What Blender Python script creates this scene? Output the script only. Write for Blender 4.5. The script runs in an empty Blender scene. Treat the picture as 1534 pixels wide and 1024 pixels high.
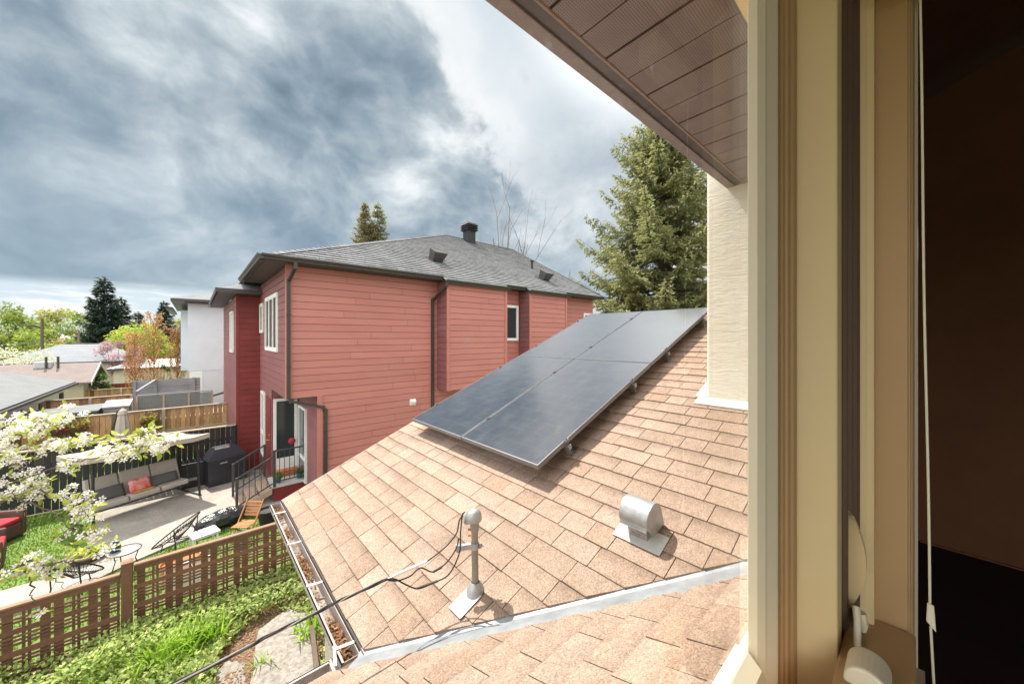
import bpy, math, random
from mathutils import Vector, Matrix
from mathutils import noise as mnoise
R = math.radians
PI = math.pi
scene = bpy.context.scene
col = scene.collection

# ------------------------------------------------------------------ camera geometry
CAMZ = 4.65                       # eye height above the yards
FPX, CX, HY = 538.0, 767.0, 505.0 # focal length, centre and horizon in photo pixels
HEAD = R(48.5)                    # heading, counter-clockwise from +X
CH, SH = math.cos(HEAD), math.sin(HEAD)
def ray(px, py):
    u = (px - CX) / FPX
    return Vector((CH + SH*u, SH - CH*u, (HY - py) / FPX))
EYE = Vector((0, 0, CAMZ))
def atY(px, py, Y):
    r = ray(px, py); return EYE + r * (Y / r.y)
def atX(px, py, X):
    r = ray(px, py); return EYE + r * (X / r.x)
def atZ(px, py, z=0.0):
    r = ray(px, py); return EYE + r * ((z - CAMZ) / r.z)
def atD(px, py, d):
    return EYE + ray(px, py) * d

# ------------------------------------------------------------------ scene helpers
def tag(o, label=None, cat=None, group=None, kind=None):
    if label: o['label'] = label
    if cat: o['category'] = cat
    if group: o['group'] = group
    if kind: o['kind'] = kind
    return o
def thing(name, label, cat, loc=(0, 0, 0), rz=0, group=None):
    o = bpy.data.objects.new(name, None); o.empty_display_size = .1
    col.objects.link(o); o.location = loc; o.rotation_euler = (0, 0, rz)
    return tag(o, label, cat, group)
def copy_tree(o, parent=None):
    c = o.copy(); col.objects.link(c); c.parent = parent
    for ch in list(o.children): copy_tree(ch, c)
    return c
def rootloc(o):
    while o.parent: o = o.parent
    return Vector(o.location)

class MB:
    def __init__(s): s.v = []; s.f = []; s.t = []
    def face(s, pts, t=.5):
        n = len(s.v); s.v.extend([tuple(p) for p in pts]); s.f.append(tuple(range(n, n+len(pts)))); s.t.append(t); return s
    def hexa(s, p, t=.5):
        n = len(s.v); s.v.extend([tuple(q) for q in p])
        for f in ((0,3,2,1),(4,5,6,7),(0,1,5,4),(1,2,6,5),(2,3,7,6),(3,0,4,7)):
            s.f.append(tuple(n+i for i in f)); s.t.append(t)
        return s
    def box(s, x0, y0, z0, x1, y1, z1, t=.5):
        x0, x1 = min(x0,x1), max(x0,x1); y0, y1 = min(y0,y1), max(y0,y1); z0, z1 = min(z0,z1), max(z0,z1)
        return s.hexa([(x0,y0,z0),(x1,y0,z0),(x1,y1,z0),(x0,y1,z0),(x0,y0,z1),(x1,y0,z1),(x1,y1,z1),(x0,y1,z1)], t)
    def obox(s, c, size, M=None, t=.5):
        hx, hy, hz = size[0]/2, size[1]/2, size[2]/2
        M = M or Matrix.Identity(3); c = Vector(c)
        return s.hexa([c + M @ Vector(q) for q in ((-hx,-hy,-hz),(hx,-hy,-hz),(hx,hy,-hz),(-hx,hy,-hz),(-hx,-hy,hz),(hx,-hy,hz),(hx,hy,hz),(-hx,hy,hz))], t)
    def bar(s, a, b, w, h, t=.5, up=(0,0,1)):
        a, b = Vector(a), Vector(b); d = (b-a); L = d.length
        if L < 1e-6: return s
        x = d / L; up = Vector(up)
        if abs(x.dot(up)) > .98: up = Vector((0,1,0))
        y = up.cross(x).normalized(); z = x.cross(y)
        M = Matrix((x, y, z)).transposed()
        return s.obox((a+b)/2, (L, w, h), M, t)
    def tube(s, pts, r, n=8, t=.5, cap=True):
        pts = [Vector(p) for p in pts]; k = len(pts)
        rs = r if isinstance(r, (list, tuple)) else [r]*k
        base = len(s.v); prev = None
        for i, p in enumerate(pts):
            d = (pts[min(i+1,k-1)] - pts[max(i-1,0)])
            d = d.normalized() if d.length > 1e-9 else Vector((0,0,1))
            if prev is None:
                a = Vector((0,0,1)) if abs(d.z) < .9 else Vector((1,0,0))
                x = d.cross(a).normalized()
            else:
                x = prev - d * prev.dot(d)
                x = x.normalized() if x.length > 1e-6 else d.orthogonal().normalized()
            prev = x; y = d.cross(x)
            for j in range(n):
                a = 2*PI*j/n
                s.v.append(tuple(p + (x*math.cos(a) + y*math.sin(a)) * rs[i]))
        for i in range(k-1):
            for j in range(n):
                j2 = (j+1) % n
                s.f.append((base+i*n+j, base+i*n+j2, base+(i+1)*n+j2, base+(i+1)*n+j)); s.t.append(t)
        if cap:
            s.f.append(tuple(base+j for j in reversed(range(n)))); s.t.append(t)
            s.f.append(tuple(base+(k-1)*n+j for j in range(n))); s.t.append(t)
        return s
    def lathe(s, prof, c=(0,0,0), n=20, M=None, t=.5, a0=0, a1=2*PI):
        c = Vector(c); M = M or Matrix.Identity(3); base = len(s.v); k = len(prof)
        full = abs(a1-a0-2*PI) < 1e-6; m = n if full else n+1
        for r, z in prof:
            for j in range(m):
                a = a0 + (a1-a0)*j/n
                s.v.append(tuple(c + M @ Vector((r*math.cos(a), r*math.sin(a), z))))
        for i in range(k-1):
            for j in range(n):
                j2 = (j+1) % m
                s.f.append((base+i*m+j, base+i*m+j2, base+(i+1)*m+j2, base+(i+1)*m+j)); s.t.append(t)
        return s
    def prism(s, poly, z0, z1, t=.5):
        """plan polygon (counter-clockwise) pulled up from z0 to z1"""
        return s.extrude([(x, y, z0) for x, y in poly], (0, 0, z1-z0), t)
    def extrude(s, poly, d, t=.5):
        d = Vector(d); n = len(s.v); k = len(poly)
        s.v.extend([tuple(p) for p in poly]); s.v.extend([tuple(Vector(p)+d) for p in poly])
        s.f.append(tuple(reversed(range(n, n+k)))); s.t.append(t)
        s.f.append(tuple(range(n+k, n+2*k))); s.t.append(t)
        for i in range(k):
            j = (i+1) % k
            s.f.append((n+i, n+j, n+k+j, n+k+i)); s.t.append(t)
        return s
    def build(s, name, mat, parent=None, world=True, smooth=False, bevel=0, fix=True):
        off = rootloc(parent) if (parent is not None and world) else Vector((0,0,0))
        me = bpy.data.meshes.new(name)
        vs = [(x-off.x, y-off.y, z-off.z) for x, y, z in s.v] if off.length > 0 else s.v
        me.from_pydata(vs, [], s.f); me.update()
        at = me.attributes.new('tint', 'FLOAT', 'FACE')
        at.data.foreach_set('value', s.t)
        if fix:
            import bmesh
            bm = bmesh.new(); bm.from_mesh(me)
            bmesh.ops.recalc_face_normals(bm, faces=bm.faces); bm.to_mesh(me); bm.free()
        if smooth:
            for p in me.polygons: p.use_smooth = True
            if hasattr(me, 'set_sharp_from_angle'): me.set_sharp_from_angle(angle=R(40))
        me.materials.append(mat)
        o = bpy.data.objects.new(name, me); col.objects.link(o)
        if parent is not None: o.parent = parent
        if bevel:
            b = o.modifiers.new('bevel', 'BEVEL'); b.width = bevel; b.segments = 2; b.limit_method = 'ANGLE'; b.angle_limit = R(40)
        return o

# ------------------------------------------------------------------ materials
def nodes_of(name):
    m = bpy.data.materials.new(name); m.use_nodes = True
    nt = m.node_tree; nt.nodes.clear()
    out = nt.nodes.new('ShaderNodeOutputMaterial')
    return m, nt, out
def mth(nt, op, a, b=None, clamp=False):
    n = nt.nodes.new('ShaderNodeMath'); n.operation = op; n.use_clamp = clamp
    for i, q in enumerate((a, b)):
        if q is None: continue
        if isinstance(q, (int, float)): n.inputs[i].default_value = q
        else: nt.links.new(q, n.inputs[i])
    return n.outputs[0]
def mixc(nt, fac, a, b, mode='MIX'):
    n = nt.nodes.new('ShaderNodeMix'); n.data_type = 'RGBA'; n.blend_type = mode
    for i, q in ((0, fac), (6, a), (7, b)):
        if isinstance(q, (int, float)): n.inputs[i].default_value = q
        elif isinstance(q, (tuple, list)): n.inputs[i].default_value = (*q[:3], 1)
        else: nt.links.new(q, n.inputs[i])
    return n.outputs[2]
def ramp(nt, fac, stops, interp='LINEAR'):
    n = nt.nodes.new('ShaderNodeValToRGB'); n.color_ramp.interpolation = interp
    e = n.color_ramp.elements
    while len(e) > 1: e.remove(e[-1])
    for i, (p, c) in enumerate(stops):
        q = e[0] if i == 0 else e.new(p)
        q.position = p; q.color = (*c[:3], 1) if isinstance(c, (tuple, list)) else (c, c, c, 1)
    nt.links.new(fac, n.inputs[0]); return n.outputs[0]
def tex(nt, scale, detail=6, rough=.6, stretch=None, dist=0, coord='pos', loc=(0,0,0)):
    if coord == 'pos': src = nt.nodes.new('ShaderNodeNewGeometry').outputs['Position']
    else: src = nt.nodes.new('ShaderNodeTexCoord').outputs['Object']
    mp = nt.nodes.new('ShaderNodeMapping'); nt.links.new(src, mp.inputs[0])
    mp.inputs['Scale'].default_value = stretch or (1,1,1); mp.inputs['Location'].default_value = loc
    n = nt.nodes.new('ShaderNodeTexNoise'); nt.links.new(mp.outputs[0], n.inputs['Vector'])
    n.inputs['Scale'].default_value = scale; n.inputs['Detail'].default_value = detail
    n.inputs['Roughness'].default_value = rough; n.inputs['Distortion'].default_value = dist
    return n.outputs[0]
def tintv(nt):
    a = nt.nodes.new('ShaderNodeAttribute'); a.attribute_name = 'tint'; return a.outputs['Fac']
def principled(nt, out, c, rough, metal=0, spec=.5, coat=0):
    p = nt.nodes.new('ShaderNodeBsdfPrincipled')
    if isinstance(c, (tuple, list)): p.inputs['Base Color'].default_value = (*c[:3], 1)
    else: nt.links.new(c, p.inputs['Base Color'])
    if isinstance(rough, (int, float)): p.inputs['Roughness'].default_value = rough
    else: nt.links.new(rough, p.inputs['Roughness'])
    p.inputs['Metallic'].default_value = metal
    p.inputs['Specular IOR Level'].default_value = spec
    p.inputs['Coat Weight'].default_value = coat
    nt.links.new(p.outputs[0], out.inputs[0]); return p
def bumpn(nt, p, h, strength, dist=.01):
    b = nt.nodes.new('ShaderNodeBump'); b.inputs['Strength'].default_value = strength; b.inputs['Distance'].default_value = dist
    nt.links.new(h, b.inputs['Height']); nt.links.new(b.outputs[0], p.inputs['Normal'])
def mat(name, c1, c2=None, scale=6, rough=.65, bump=0, bscale=80, bdist=.006, metal=0, tint=0, spec=.4, stretch=None,
        fine=0, fscale=300, coat=0, bstretch=None, detail=6):
    """two colours mixed by noise; 'tint' spreads single pieces lighter and darker; 'fine' adds grain"""
    m, nt, out = nodes_of(name)
    c2 = c2 or tuple(q*.82 for q in c1)
    f = ramp(nt, tex(nt, scale, detail, .65, stretch), [(.32, 0.0), (.68, 1.0)])
    c = mixc(nt, f, c1, c2)
    if tint:
        k = mth(nt, 'ADD', mth(nt, 'MULTIPLY', tintv(nt), 2*tint), 1-tint)
        c = mixc(nt, 1.0, c, _grey(nt, k), 'MULTIPLY')
    if fine:
        g = ramp(nt, tex(nt, fscale, 2, .8), [(.3, 1-fine), (.7, 1+fine)])
        c = mixc(nt, 1.0, c, g, 'MULTIPLY')
    p = principled(nt, out, c, rough, metal, spec, coat)
    if bump: bumpn(nt, p, tex(nt, bscale, 5, .6, bstretch), bump, bdist)
    return m
def _grey(nt, v):
    n = nt.nodes.new('ShaderNodeCombineColor')
    for i in range(3): nt.links.new(v, n.inputs[i])
    return n.outputs[0]
def leafmat(name, c1, c2, trans=.4, tint=.35, rough=.5):
    m, nt, out = nodes_of(name)
    c = mixc(nt, tintv(nt), c1, c2)
    f = ramp(nt, tex(nt, .9, 3), [(.3, 1-tint), (.7, 1+tint*.5)])
    c = mixc(nt, 1.0, c, f, 'MULTIPLY')
    p = principled(nt, out, c, rough, 0, .25)
    tr = nt.nodes.new('ShaderNodeBsdfTranslucent'); nt.links.new(c, tr.inputs[0])
    ad = nt.nodes.new('ShaderNodeMixShader'); ad.inputs[0].default_value = trans
    nt.links.new(p.outputs[0], ad.inputs[1]); nt.links.new(tr.outputs[0], ad.inputs[2])
    nt.links.new(ad.outputs[0], out.inputs[0]); return m

M = {}
# our roof: tan asphalt shingles, printed darker towards the head of each tab
def shingle_mat(name, ca, cb, cc, grain=.28, axis=None, org=0.0, per=.143, gs=120, bandk=.34):
    m, nt, out = nodes_of(name)
    t = tintv(nt)
    c = ramp(nt, t, [(0, cb), (.30, ca), (.75, ca), (1, cc)])
    f = ramp(nt, tex(nt, 1.6, 6, .75), [(.28, .78), (.5, 1.0), (.72, 1.13)])
    c = mixc(nt, 1.0, c, f, 'MULTIPLY')
    if axis is not None:
        sp = nt.nodes.new('ShaderNodeSeparateXYZ'); nt.links.new(nt.nodes.new('ShaderNodeNewGeometry').outputs['Position'], sp.inputs[0])
        fr = mth(nt, 'FRACT', mth(nt, 'MULTIPLY', mth(nt, 'SUBTRACT', sp.outputs[axis], org), per))
        band = ramp(nt, mth(nt, 'ADD', fr, mth(nt, 'MULTIPLY', mth(nt, 'SUBTRACT', tex(nt, 30, 4, .7), .5), .5)), [(.45, 0), (1.0, 1)])
        k = mth(nt, 'MULTIPLY', mth(nt, 'FRACT', mth(nt, 'MULTIPLY', t, 7.31)), bandk*1.6)
        c = mixc(nt, mth(nt, 'MULTIPLY', band, k), c, tuple(q*.42 for q in cb))
    g = ramp(nt, tex(nt, gs, 3, .85), [(.30, 1-grain), (.5, 1.0), (.70, 1+grain*1.1)])
    c = mixc(nt, 1.0, c, g, 'MULTIPLY')
    g2 = ramp(nt, tex(nt, 26, 5, .75), [(.3, .85), (.7, 1.13)])
    c = mixc(nt, 1.0, c, g2, 'MULTIPLY')
    p = principled(nt, out, c, 1.0, 0, .05)
    bumpn(nt, p, tex(nt, 200, 3, .7), .6, .004)
    return m
SHC = ((.315,.232,.184), (.285,.202,.155), (.345,.265,.216))
_cp = math.cos(math.atan(.40))
M['shingle'] = shingle_mat('tan_shingle', *SHC, .5)
M['shingleA'] = shingle_mat('tan_shingle_near_slope', *SHC, .5, 0, .65, 1/(.143*_cp))
M['shingleB'] = shingle_mat('tan_shingle_wall_slope', *SHC, .5, 1, 1.87, -1/(.143*_cp), 120, .16)
M['underlay'] = mat('roof_underlay', (.15,.085,.06), rough=.95)
M['greyshingle'] = shingle_mat('grey_shingle', (.20,.205,.213), (.155,.158,.167), (.235,.24,.248), .4, None, 0, 1, 40)
M['greyunder'] = mat('grey_underlay', (.03,.03,.032), rough=.95)
M['galv'] = mat('galvanised_metal', (.40,.41,.42), (.27,.28,.29), scale=14, rough=.45, metal=.5, spec=.5, bump=.15, bscale=40)
M['flash'] = mat('valley_metal', (.30,.325,.35), (.20,.215,.235), scale=9, rough=.5, metal=.2, bump=.2, bscale=18, bdist=.01, stretch=(1,1,1))
M['whitemetal'] = mat('white_metal', (.55,.55,.54), (.42,.42,.40), scale=9, rough=.45)
M['pipe'] = mat('weathered_pipe', (.21,.19,.155), (.30,.28,.25), scale=30, rough=.5, metal=.3, stretch=(1,1,.15))
M['cable'] = mat('cable_black', (.035,.032,.032), rough=.55)
M['cablegrey'] = mat('cable_grey', (.30,.30,.31), rough=.5)
M['gutter'] = mat('gutter_painted', (.30,.25,.23), (.42,.375,.345), scale=12, rough=.5, bump=.1, fine=.12, fscale=60)
M['gutterin'] = mat('gutter_inside', (.36,.33,.30), (.13,.10,.08), scale=9, rough=.6, fine=.2, fscale=80)
M['bronze'] = mat('dark_drip_edge', (.045,.038,.036), rough=.6)
M['deadleaf'] = mat('dead_leaves', (.30,.155,.075), (.16,.075,.035), scale=40, rough=.85, tint=.5)
M['brownmetal'] = mat('mauve_brown_metal', (.20,.158,.15), (.255,.21,.205), scale=14, rough=.45, fine=.12, fscale=120, spec=.4)
M['browndark'] = mat('soffit_channel', (.06,.045,.043), (.10,.08,.076), scale=12, rough=.5)
def soffit_mat():
    m, nt, out = nodes_of('perforated_soffit')
    pos = nt.nodes.new('ShaderNodeNewGeometry').outputs['Position']
    mp = nt.nodes.new('ShaderNodeMapping'); nt.links.new(pos, mp.inputs[0]); mp.inputs['Scale'].default_value = (1,1,1)
    v = nt.nodes.new('ShaderNodeTexVoronoi'); v.inputs['Scale'].default_value = 100; v.inputs['Randomness'].default_value = 0
    nt.links.new(mp.outputs[0], v.inputs['Vector'])
    holes = ramp(nt, v.outputs['Distance'], [(.22, 0.25), (.34, 1.0)])
    c = mixc(nt, ramp(nt, tex(nt, 5, 5), [(.3, 0), (.7, 1)]), (.205,.145,.14), (.27,.21,.205))
    c = mixc(nt, 1.0, c, holes, 'MULTIPLY')
    principled(nt, out, c, .5, 0, .4); return m
M['soffit'] = soffit_mat()
def stucco_mat(name, c1, c2, s=(14,14,60)):
    m, nt, out = nodes_of(name)
    n1 = tex(nt, 1.0, 6, .62, s, 1.4)
    n2 = tex(nt, 2.2, 6, .7)
    c = mixc(nt, ramp(nt, n2, [(.35, 0), (.75, 1)]), c1, c2)
    c = mixc(nt, ramp(nt, n1, [(.3, .35), (.5, 0)]), c, tuple(q*.72 for q in c2))
    p = principled(nt, out, c, .85, 0, .2)
    bumpn(nt, p, n1, .6, .014); return m
M['chimney'] = stucco_mat('brushed_stucco', (.78,.745,.66), (.70,.645,.52), (5,5,30))
M['stucco'] = stucco_mat('house_stucco', (.66,.62,.54), (.58,.54,.46), (20,20,24))
M['whitestucco'] = mat('white_stucco', (.62,.66,.72), (.56,.60,.66), scale=1.2, rough=.9, bump=.2, bscale=60)
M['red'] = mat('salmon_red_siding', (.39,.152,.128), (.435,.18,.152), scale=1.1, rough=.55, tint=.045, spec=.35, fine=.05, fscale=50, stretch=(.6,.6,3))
M['redshade'] = mat('shaded_red_siding', (.22,.088,.090), (.25,.105,.105), scale=1.4, rough=.6, tint=.06, spec=.3)  # the red siding painted darker and cooler for the faces in shade
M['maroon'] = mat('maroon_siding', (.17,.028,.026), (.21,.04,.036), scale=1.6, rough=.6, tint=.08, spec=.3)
M['darkmetal'] = mat('charcoal_metal', (.045,.043,.042), (.065,.062,.06), scale=10, rough=.45)
M['downpipe'] = mat('bronze_downspout', (.036,.031,.029), (.05,.044,.04), scale=10, rough=.45)
M['darksoffit'] = mat('charcoal_soffit', (.06,.05,.053), (.08,.068,.072), scale=8, rough=.55)
M['white'] = mat('white_trim', (.78,.78,.77), (.70,.70,.69), rough=.5)
def pane_mat(name, c, rough=.06, spec=.8):
    m, nt, out = nodes_of(name); principled(nt, out, c, rough, 0, spec); return m
M['glassdark'] = pane_mat('dark_window_glass', (.03,.04,.045), .08, .4)
M['glassgrey'] = pane_mat('grey_window_glass', (.10,.115,.12), .12, .25)
M['black'] = mat('matt_black', (.018,.018,.02), (.03,.03,.033), rough=.55)
M['blackfence'] = mat('black_stained_wood', (.018,.018,.019), (.034,.032,.033), scale=4, rough=.7, tint=.3, stretch=(9,9,1))
M['cedar'] = mat('cedar_boards', (.46,.275,.14), (.25,.13,.06), scale=3.0, rough=.75, tint=.5, stretch=(9,9,1), fine=.15, fscale=40)
M['cedargrey'] = mat('weathered_rail', (.40,.33,.26), (.30,.24,.18), scale=4, rough=.8, tint=.15)
M['lattice'] = mat('brown_lattice_stain', (.125,.062,.035), (.16,.084,.052), scale=5, rough=.7, tint=.18, stretch=(6,6,6), fine=.1, fscale=90)
M['lattop'] = mat('lattice_cap', (.235,.125,.08), (.29,.17,.12), scale=7, rough=.7)
M['greyboard'] = mat('grey_board', (.24,.25,.27), (.19,.20,.215), scale=3, rough=.7, tint=.12)
M['concrete'] = mat('patio_concrete', (.36,.33,.295), (.25,.23,.205), scale=2.2, rough=.95, fine=.3, fscale=45, bump=.2, bscale=90)
M['stone'] = mat('pale_flagstone', (.33,.30,.27), (.16,.14,.125), scale=16, rough=.9, fine=.25, fscale=90, bump=.6, bscale=45, bdist=.02)
M['soil'] = mat('garden_soil', (.20,.135,.09), (.115,.075,.05), scale=14, rough=.95, fine=.35, fscale=70, bump=.6, bscale=30, bdist=.03)
M['groundgreen'] = mat('ground_field', (.10,.13,.045), (.17,.155,.09), scale=.25, rough=.95, fine=.15, fscale=6)
M['asphalt'] = mat('alley_gravel', (.22,.21,.195), (.17,.16,.15), scale=2, rough=.95, fine=.15, fscale=40)
M['lawn'] = mat('lawn_base', (.10,.175,.035), (.145,.22,.05), scale=1.2, rough=.95, fine=.3, fscale=60)
M['grass'] = leafmat('grass_blades', (.12,.22,.03), (.32,.42,.08), .45)
M['leaflime'] = leafmat('lime_leaves', (.34,.44,.05), (.56,.60,.14), .5, .2)
M['groundcover'] = leafmat('ground_cover_leaves', (.12,.23,.03), (.60,.66,.24), .45)
M['daylily'] = leafmat('strap_leaves', (.20,.40,.03), (.46,.62,.09), .55)
M['petal'] = leafmat('white_petals', (.84,.82,.79), (.90,.87,.82), .4, .06)
M['stamen'] = mat('stamens', (.55,.42,.12), rough=.7)
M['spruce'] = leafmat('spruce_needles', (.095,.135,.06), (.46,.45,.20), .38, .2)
M['sprucedark'] = leafmat('dark_spruce_needles', (.018,.042,.030), (.06,.095,.06), .15, .3)
M['sprucecone'] = leafmat('coned_spruce_needles', (.045,.06,.025), (.30,.15,.05), .2, .3)
M['cone'] = mat('spruce_cones', (.32,.16,.06), (.22,.10,.04), rough=.8)
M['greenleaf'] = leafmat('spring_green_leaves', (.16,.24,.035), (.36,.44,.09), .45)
M['yellowleaf'] = leafmat('yellow_green_leaves', (.30,.33,.08), (.44,.44,.14), .45)
M['orangeleaf'] = leafmat('orange_new_leaves', (.50,.25,.09), (.62,.42,.22), .4)
M['pinkleaf'] = leafmat('pink_blossom', (.40,.24,.27), (.56,.36,.38), .4)
M['cedarleaf'] = leafmat('cedar_green', (.05,.11,.03), (.15,.24,.05), .3)
M['creamleaf'] = leafmat('cream_blossom', (.50,.56,.30), (.72,.72,.56), .4)
M['bark'] = mat('bark', (.11,.08,.06), (.07,.05,.04), scale=12, rough=.9, stretch=(1,1,.3))
M['paletwig'] = mat('pale_twigs', (.20,.15,.125), (.15,.11,.09), scale=9, rough=.85)
M['orangetwig'] = mat('orange_twigs', (.40,.19,.06), (.30,.13,.04), scale=9, rough=.85)
M['taupe'] = mat('taupe_cushion', (.42,.385,.345), (.37,.335,.30), scale=4, rough=.9, bump=.2, bscale=120)
M['greypillow'] = mat('dark_grey_pillow', (.085,.088,.09), (.11,.112,.115), rough=.9)
M['canopy'] = mat('taupe_canopy', (.46,.40,.34), (.40,.345,.29), scale=3, rough=.85)
M['redfab'] = mat('red_patterned_pillow', (.60,.055,.05), (.66,.42,.38), scale=9, rough=.9)
M['redcush'] = mat('red_cushion', (.42,.03,.045), (.35,.02,.03), rough=.9)
M['yellowcloth'] = mat('yellow_cloth', (.55,.33,.06), (.5,.2,.05), scale=12, rough=.9)
M['wicker'] = mat('brown_wicker', (.075,.042,.034), (.12,.075,.06), scale=30, rough=.75, bump=.4, bscale=90)
M['teak'] = mat('teak_wood', (.42,.20,.075), (.33,.14,.05), scale=5, rough=.6, tint=.15)
M['paledeck'] = mat('pale_deck_boards', (.45,.33,.25), (.37,.265,.20), scale=4, rough=.75, tint=.12)
M['plasticblack'] = mat('shiny_black_plastic', (.02,.021,.024), (.03,.031,.035), rough=.2, spec=.6, bump=.5, bscale=14, bdist=.04)
M['navycover'] = mat('black_grill_cover', (.022,.024,.032), (.03,.032,.042), rough=.38, spec=.6, bump=.25, bscale=9, bdist=.03)
M['terra'] = mat('terracotta', (.46,.16,.07), (.40,.13,.05), rough=.8)
M['teal'] = mat('teal_glaze', (.05,.16,.19), rough=.3)
M['blueglaze'] = mat('blue_glaze', (.025,.05,.17), rough=.3)
M['cream'] = mat('cream_vinyl_white', (.88,.82,.65), (.84,.78,.60), scale=3, rough=.45)
M['creamin'] = mat('cream_paint', (.90,.73,.43), (.87,.70,.40), scale=3, rough=.5)
M['paleroom'] = mat('pale_room_paint', (.66,.58,.48), (.62,.54,.44), scale=2, rough=.8)
M['tanin'] = mat('tan_paint', (.76,.54,.29), (.72,.50,.26), scale=3, rough=.5)
M['jambtan'] = mat('jamb_tan_paint', (.60,.40,.21), (.54,.355,.18), scale=3, rough=.5)
M['brownseal'] = mat('brown_weatherstrip', (.17,.11,.07), (.13,.085,.055), scale=3, rough=.6)
M['darkwall'] = mat('dark_brown_wall_paint', (.23,.10,.045), (.19,.08,.036), scale=2, rough=.8)
M['carpet'] = mat('dark_carpet', (.028,.012,.010), (.018,.008,.007), scale=5, rough=1)
M['sheet'] = mat('garage_roof', (.175,.185,.195), (.14,.15,.16), scale=1.5, rough=.85, fine=.15, fscale=12)
M['pinkroof'] = mat('faded_pink_roof', (.205,.17,.162), (.175,.145,.138), scale=2, rough=.9, fine=.12, fscale=14)
M['greyroof'] = mat('blue_grey_roof', (.22,.235,.26), (.18,.19,.21), scale=1, rough=.9, fine=.1, fscale=10)
M['tealwall'] = mat('pale_wall', (.78,.80,.81), (.74,.76,.77), scale=.8, rough=.85)
M['beigewall'] = mat('beige_wall', (.52,.48,.36), (.46,.42,.32), scale=.8, rough=.85)
M['rednfence'] = mat('red_brown_fence', (.28,.075,.03), (.22,.055,.025), scale=3, rough=.8)
M['poletimber'] = mat('pole_timber', (.13,.10,.08), (.09,.07,.055), scale=8, rough=.9)
M['skytop'] = mat('white_sheet_metal', (.46,.47,.48), (.40,.41,.42), scale=1.5, rough=.5)
def solar_mat():
    m, nt, out = nodes_of('solar_cells')
    pos = nt.nodes.new('ShaderNodeTexCoord').outputs['Object']
    b = nt.nodes.new('ShaderNodeTexBrick'); nt.links.new(pos, b.inputs['Vector'])
    b.offset = 0; b.squash = 1
    b.inputs['Scale'].default_value = 1; b.inputs['Brick Width'].default_value = .158; b.inputs['Row Height'].default_value = .158
    b.inputs['Mortar Size'].default_value = .0018; b.inputs['Mortar Smooth'].default_value = 0
    b.inputs['Color1'].default_value = (.010,.013,.024,1); b.inputs['Color2'].default_value = (.013,.017,.030,1)
    b.inputs['Mortar'].default_value = (.052,.057,.072,1)
    sp = nt.nodes.new('ShaderNodeSeparateXYZ'); nt.links.new(pos, sp.inputs[0])
    bus = mth(nt, 'LESS_THAN', mth(nt, 'FRACT', mth(nt, 'MULTIPLY', sp.outputs[1], 1/.0395)), .06)
    c = mixc(nt, mth(nt, 'MULTIPLY', bus, .12), b.outputs[0], (.2,.21,.23))
    dust = ramp(nt, tex(nt, 7, 6, .7), [(.35, 0.02), (.8, .14)])
    c = mixc(nt, dust, c, (.20,.19,.18))
    rr = ramp(nt, tex(nt, 3.5, 5, .7), [(.35, .10), (.7, .24)])
    p = principled(nt, out, c, rr, 0, .6, 1.0); p.inputs['Coat IOR'].default_value = 2.3; p.inputs['Coat Roughness'].default_value = .13
    return m
M['solar'] = solar_mat()
M['panelframe'] = mat('anodised_frame', (.20,.205,.22), (.16,.165,.18), rough=.35, metal=.5)
M['alu'] = mat('aluminium_rail', (.34,.34,.34), rough=.35, metal=.7)
def window_glass():
    m, nt, out = nodes_of('dusty_window_glass')
    lw = nt.nodes.new('ShaderNodeFresnel'); lw.inputs['IOR'].default_value = 1.28
    tr = nt.nodes.new('ShaderNodeBsdfTransparent'); tr.inputs[0].default_value = (.975,.98,.972,1)
    gl = nt.nodes.new('ShaderNodeBsdfGlossy'); gl.inputs['Roughness'].default_value = .01
    mx = nt.nodes.new('ShaderNodeMixShader'); nt.links.new(lw.outputs[0], mx.inputs[0])
    nt.links.new(tr.outputs[0], mx.inputs[1]); nt.links.new(gl.outputs[0], mx.inputs[2])
    v = nt.nodes.new('ShaderNodeTexVoronoi'); v.inputs['Scale'].default_value = 34
    pos = nt.nodes.new('ShaderNodeNewGeometry').outputs['Position']; nt.links.new(pos, v.inputs['Vector'])
    spot = ramp(nt, v.outputs['Distance'], [(.05, .22), (.24, 0.0)])
    patch = ramp(nt, tex(nt, 26, 3, .6), [(.52, 0.0), (.66, 1.0)])
    f = mth(nt, 'MULTIPLY', spot, patch)
    df = nt.nodes.new('ShaderNodeBsdfTranslucent'); df.inputs[0].default_value = (.8,.8,.8,1)
    m2 = nt.nodes.new('ShaderNodeMixShader'); nt.links.new(f, m2.inputs[0])
    nt.links.new(mx.outputs[0], m2.inputs[1]); nt.links.new(df.outputs[0], m2.inputs[2])
    nt.links.new(m2.outputs[0], out.inputs[0]); return m
M['pane'] = window_glass()
def clear_glass():
    m, nt, out = nodes_of('balustrade_glass')
    tr = nt.nodes.new('ShaderNodeBsdfTransparent'); tr.inputs[0].default_value = (.75,.78,.78,1)
    gl = nt.nodes.new('ShaderNodeBsdfPrincipled'); gl.inputs['Base Color'].default_value = (.25,.27,.27,1); gl.inputs['Roughness'].default_value = .2
    mx = nt.nodes.new('ShaderNodeMixShader'); mx.inputs[0].default_value = .45
    nt.links.new(tr.outputs[0], mx.inputs[1]); nt.links.new(gl.outputs[0], mx.inputs[2])
    nt.links.new(mx.outputs[0], out.inputs[0]); return m
M['railglass'] = clear_glass()
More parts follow.
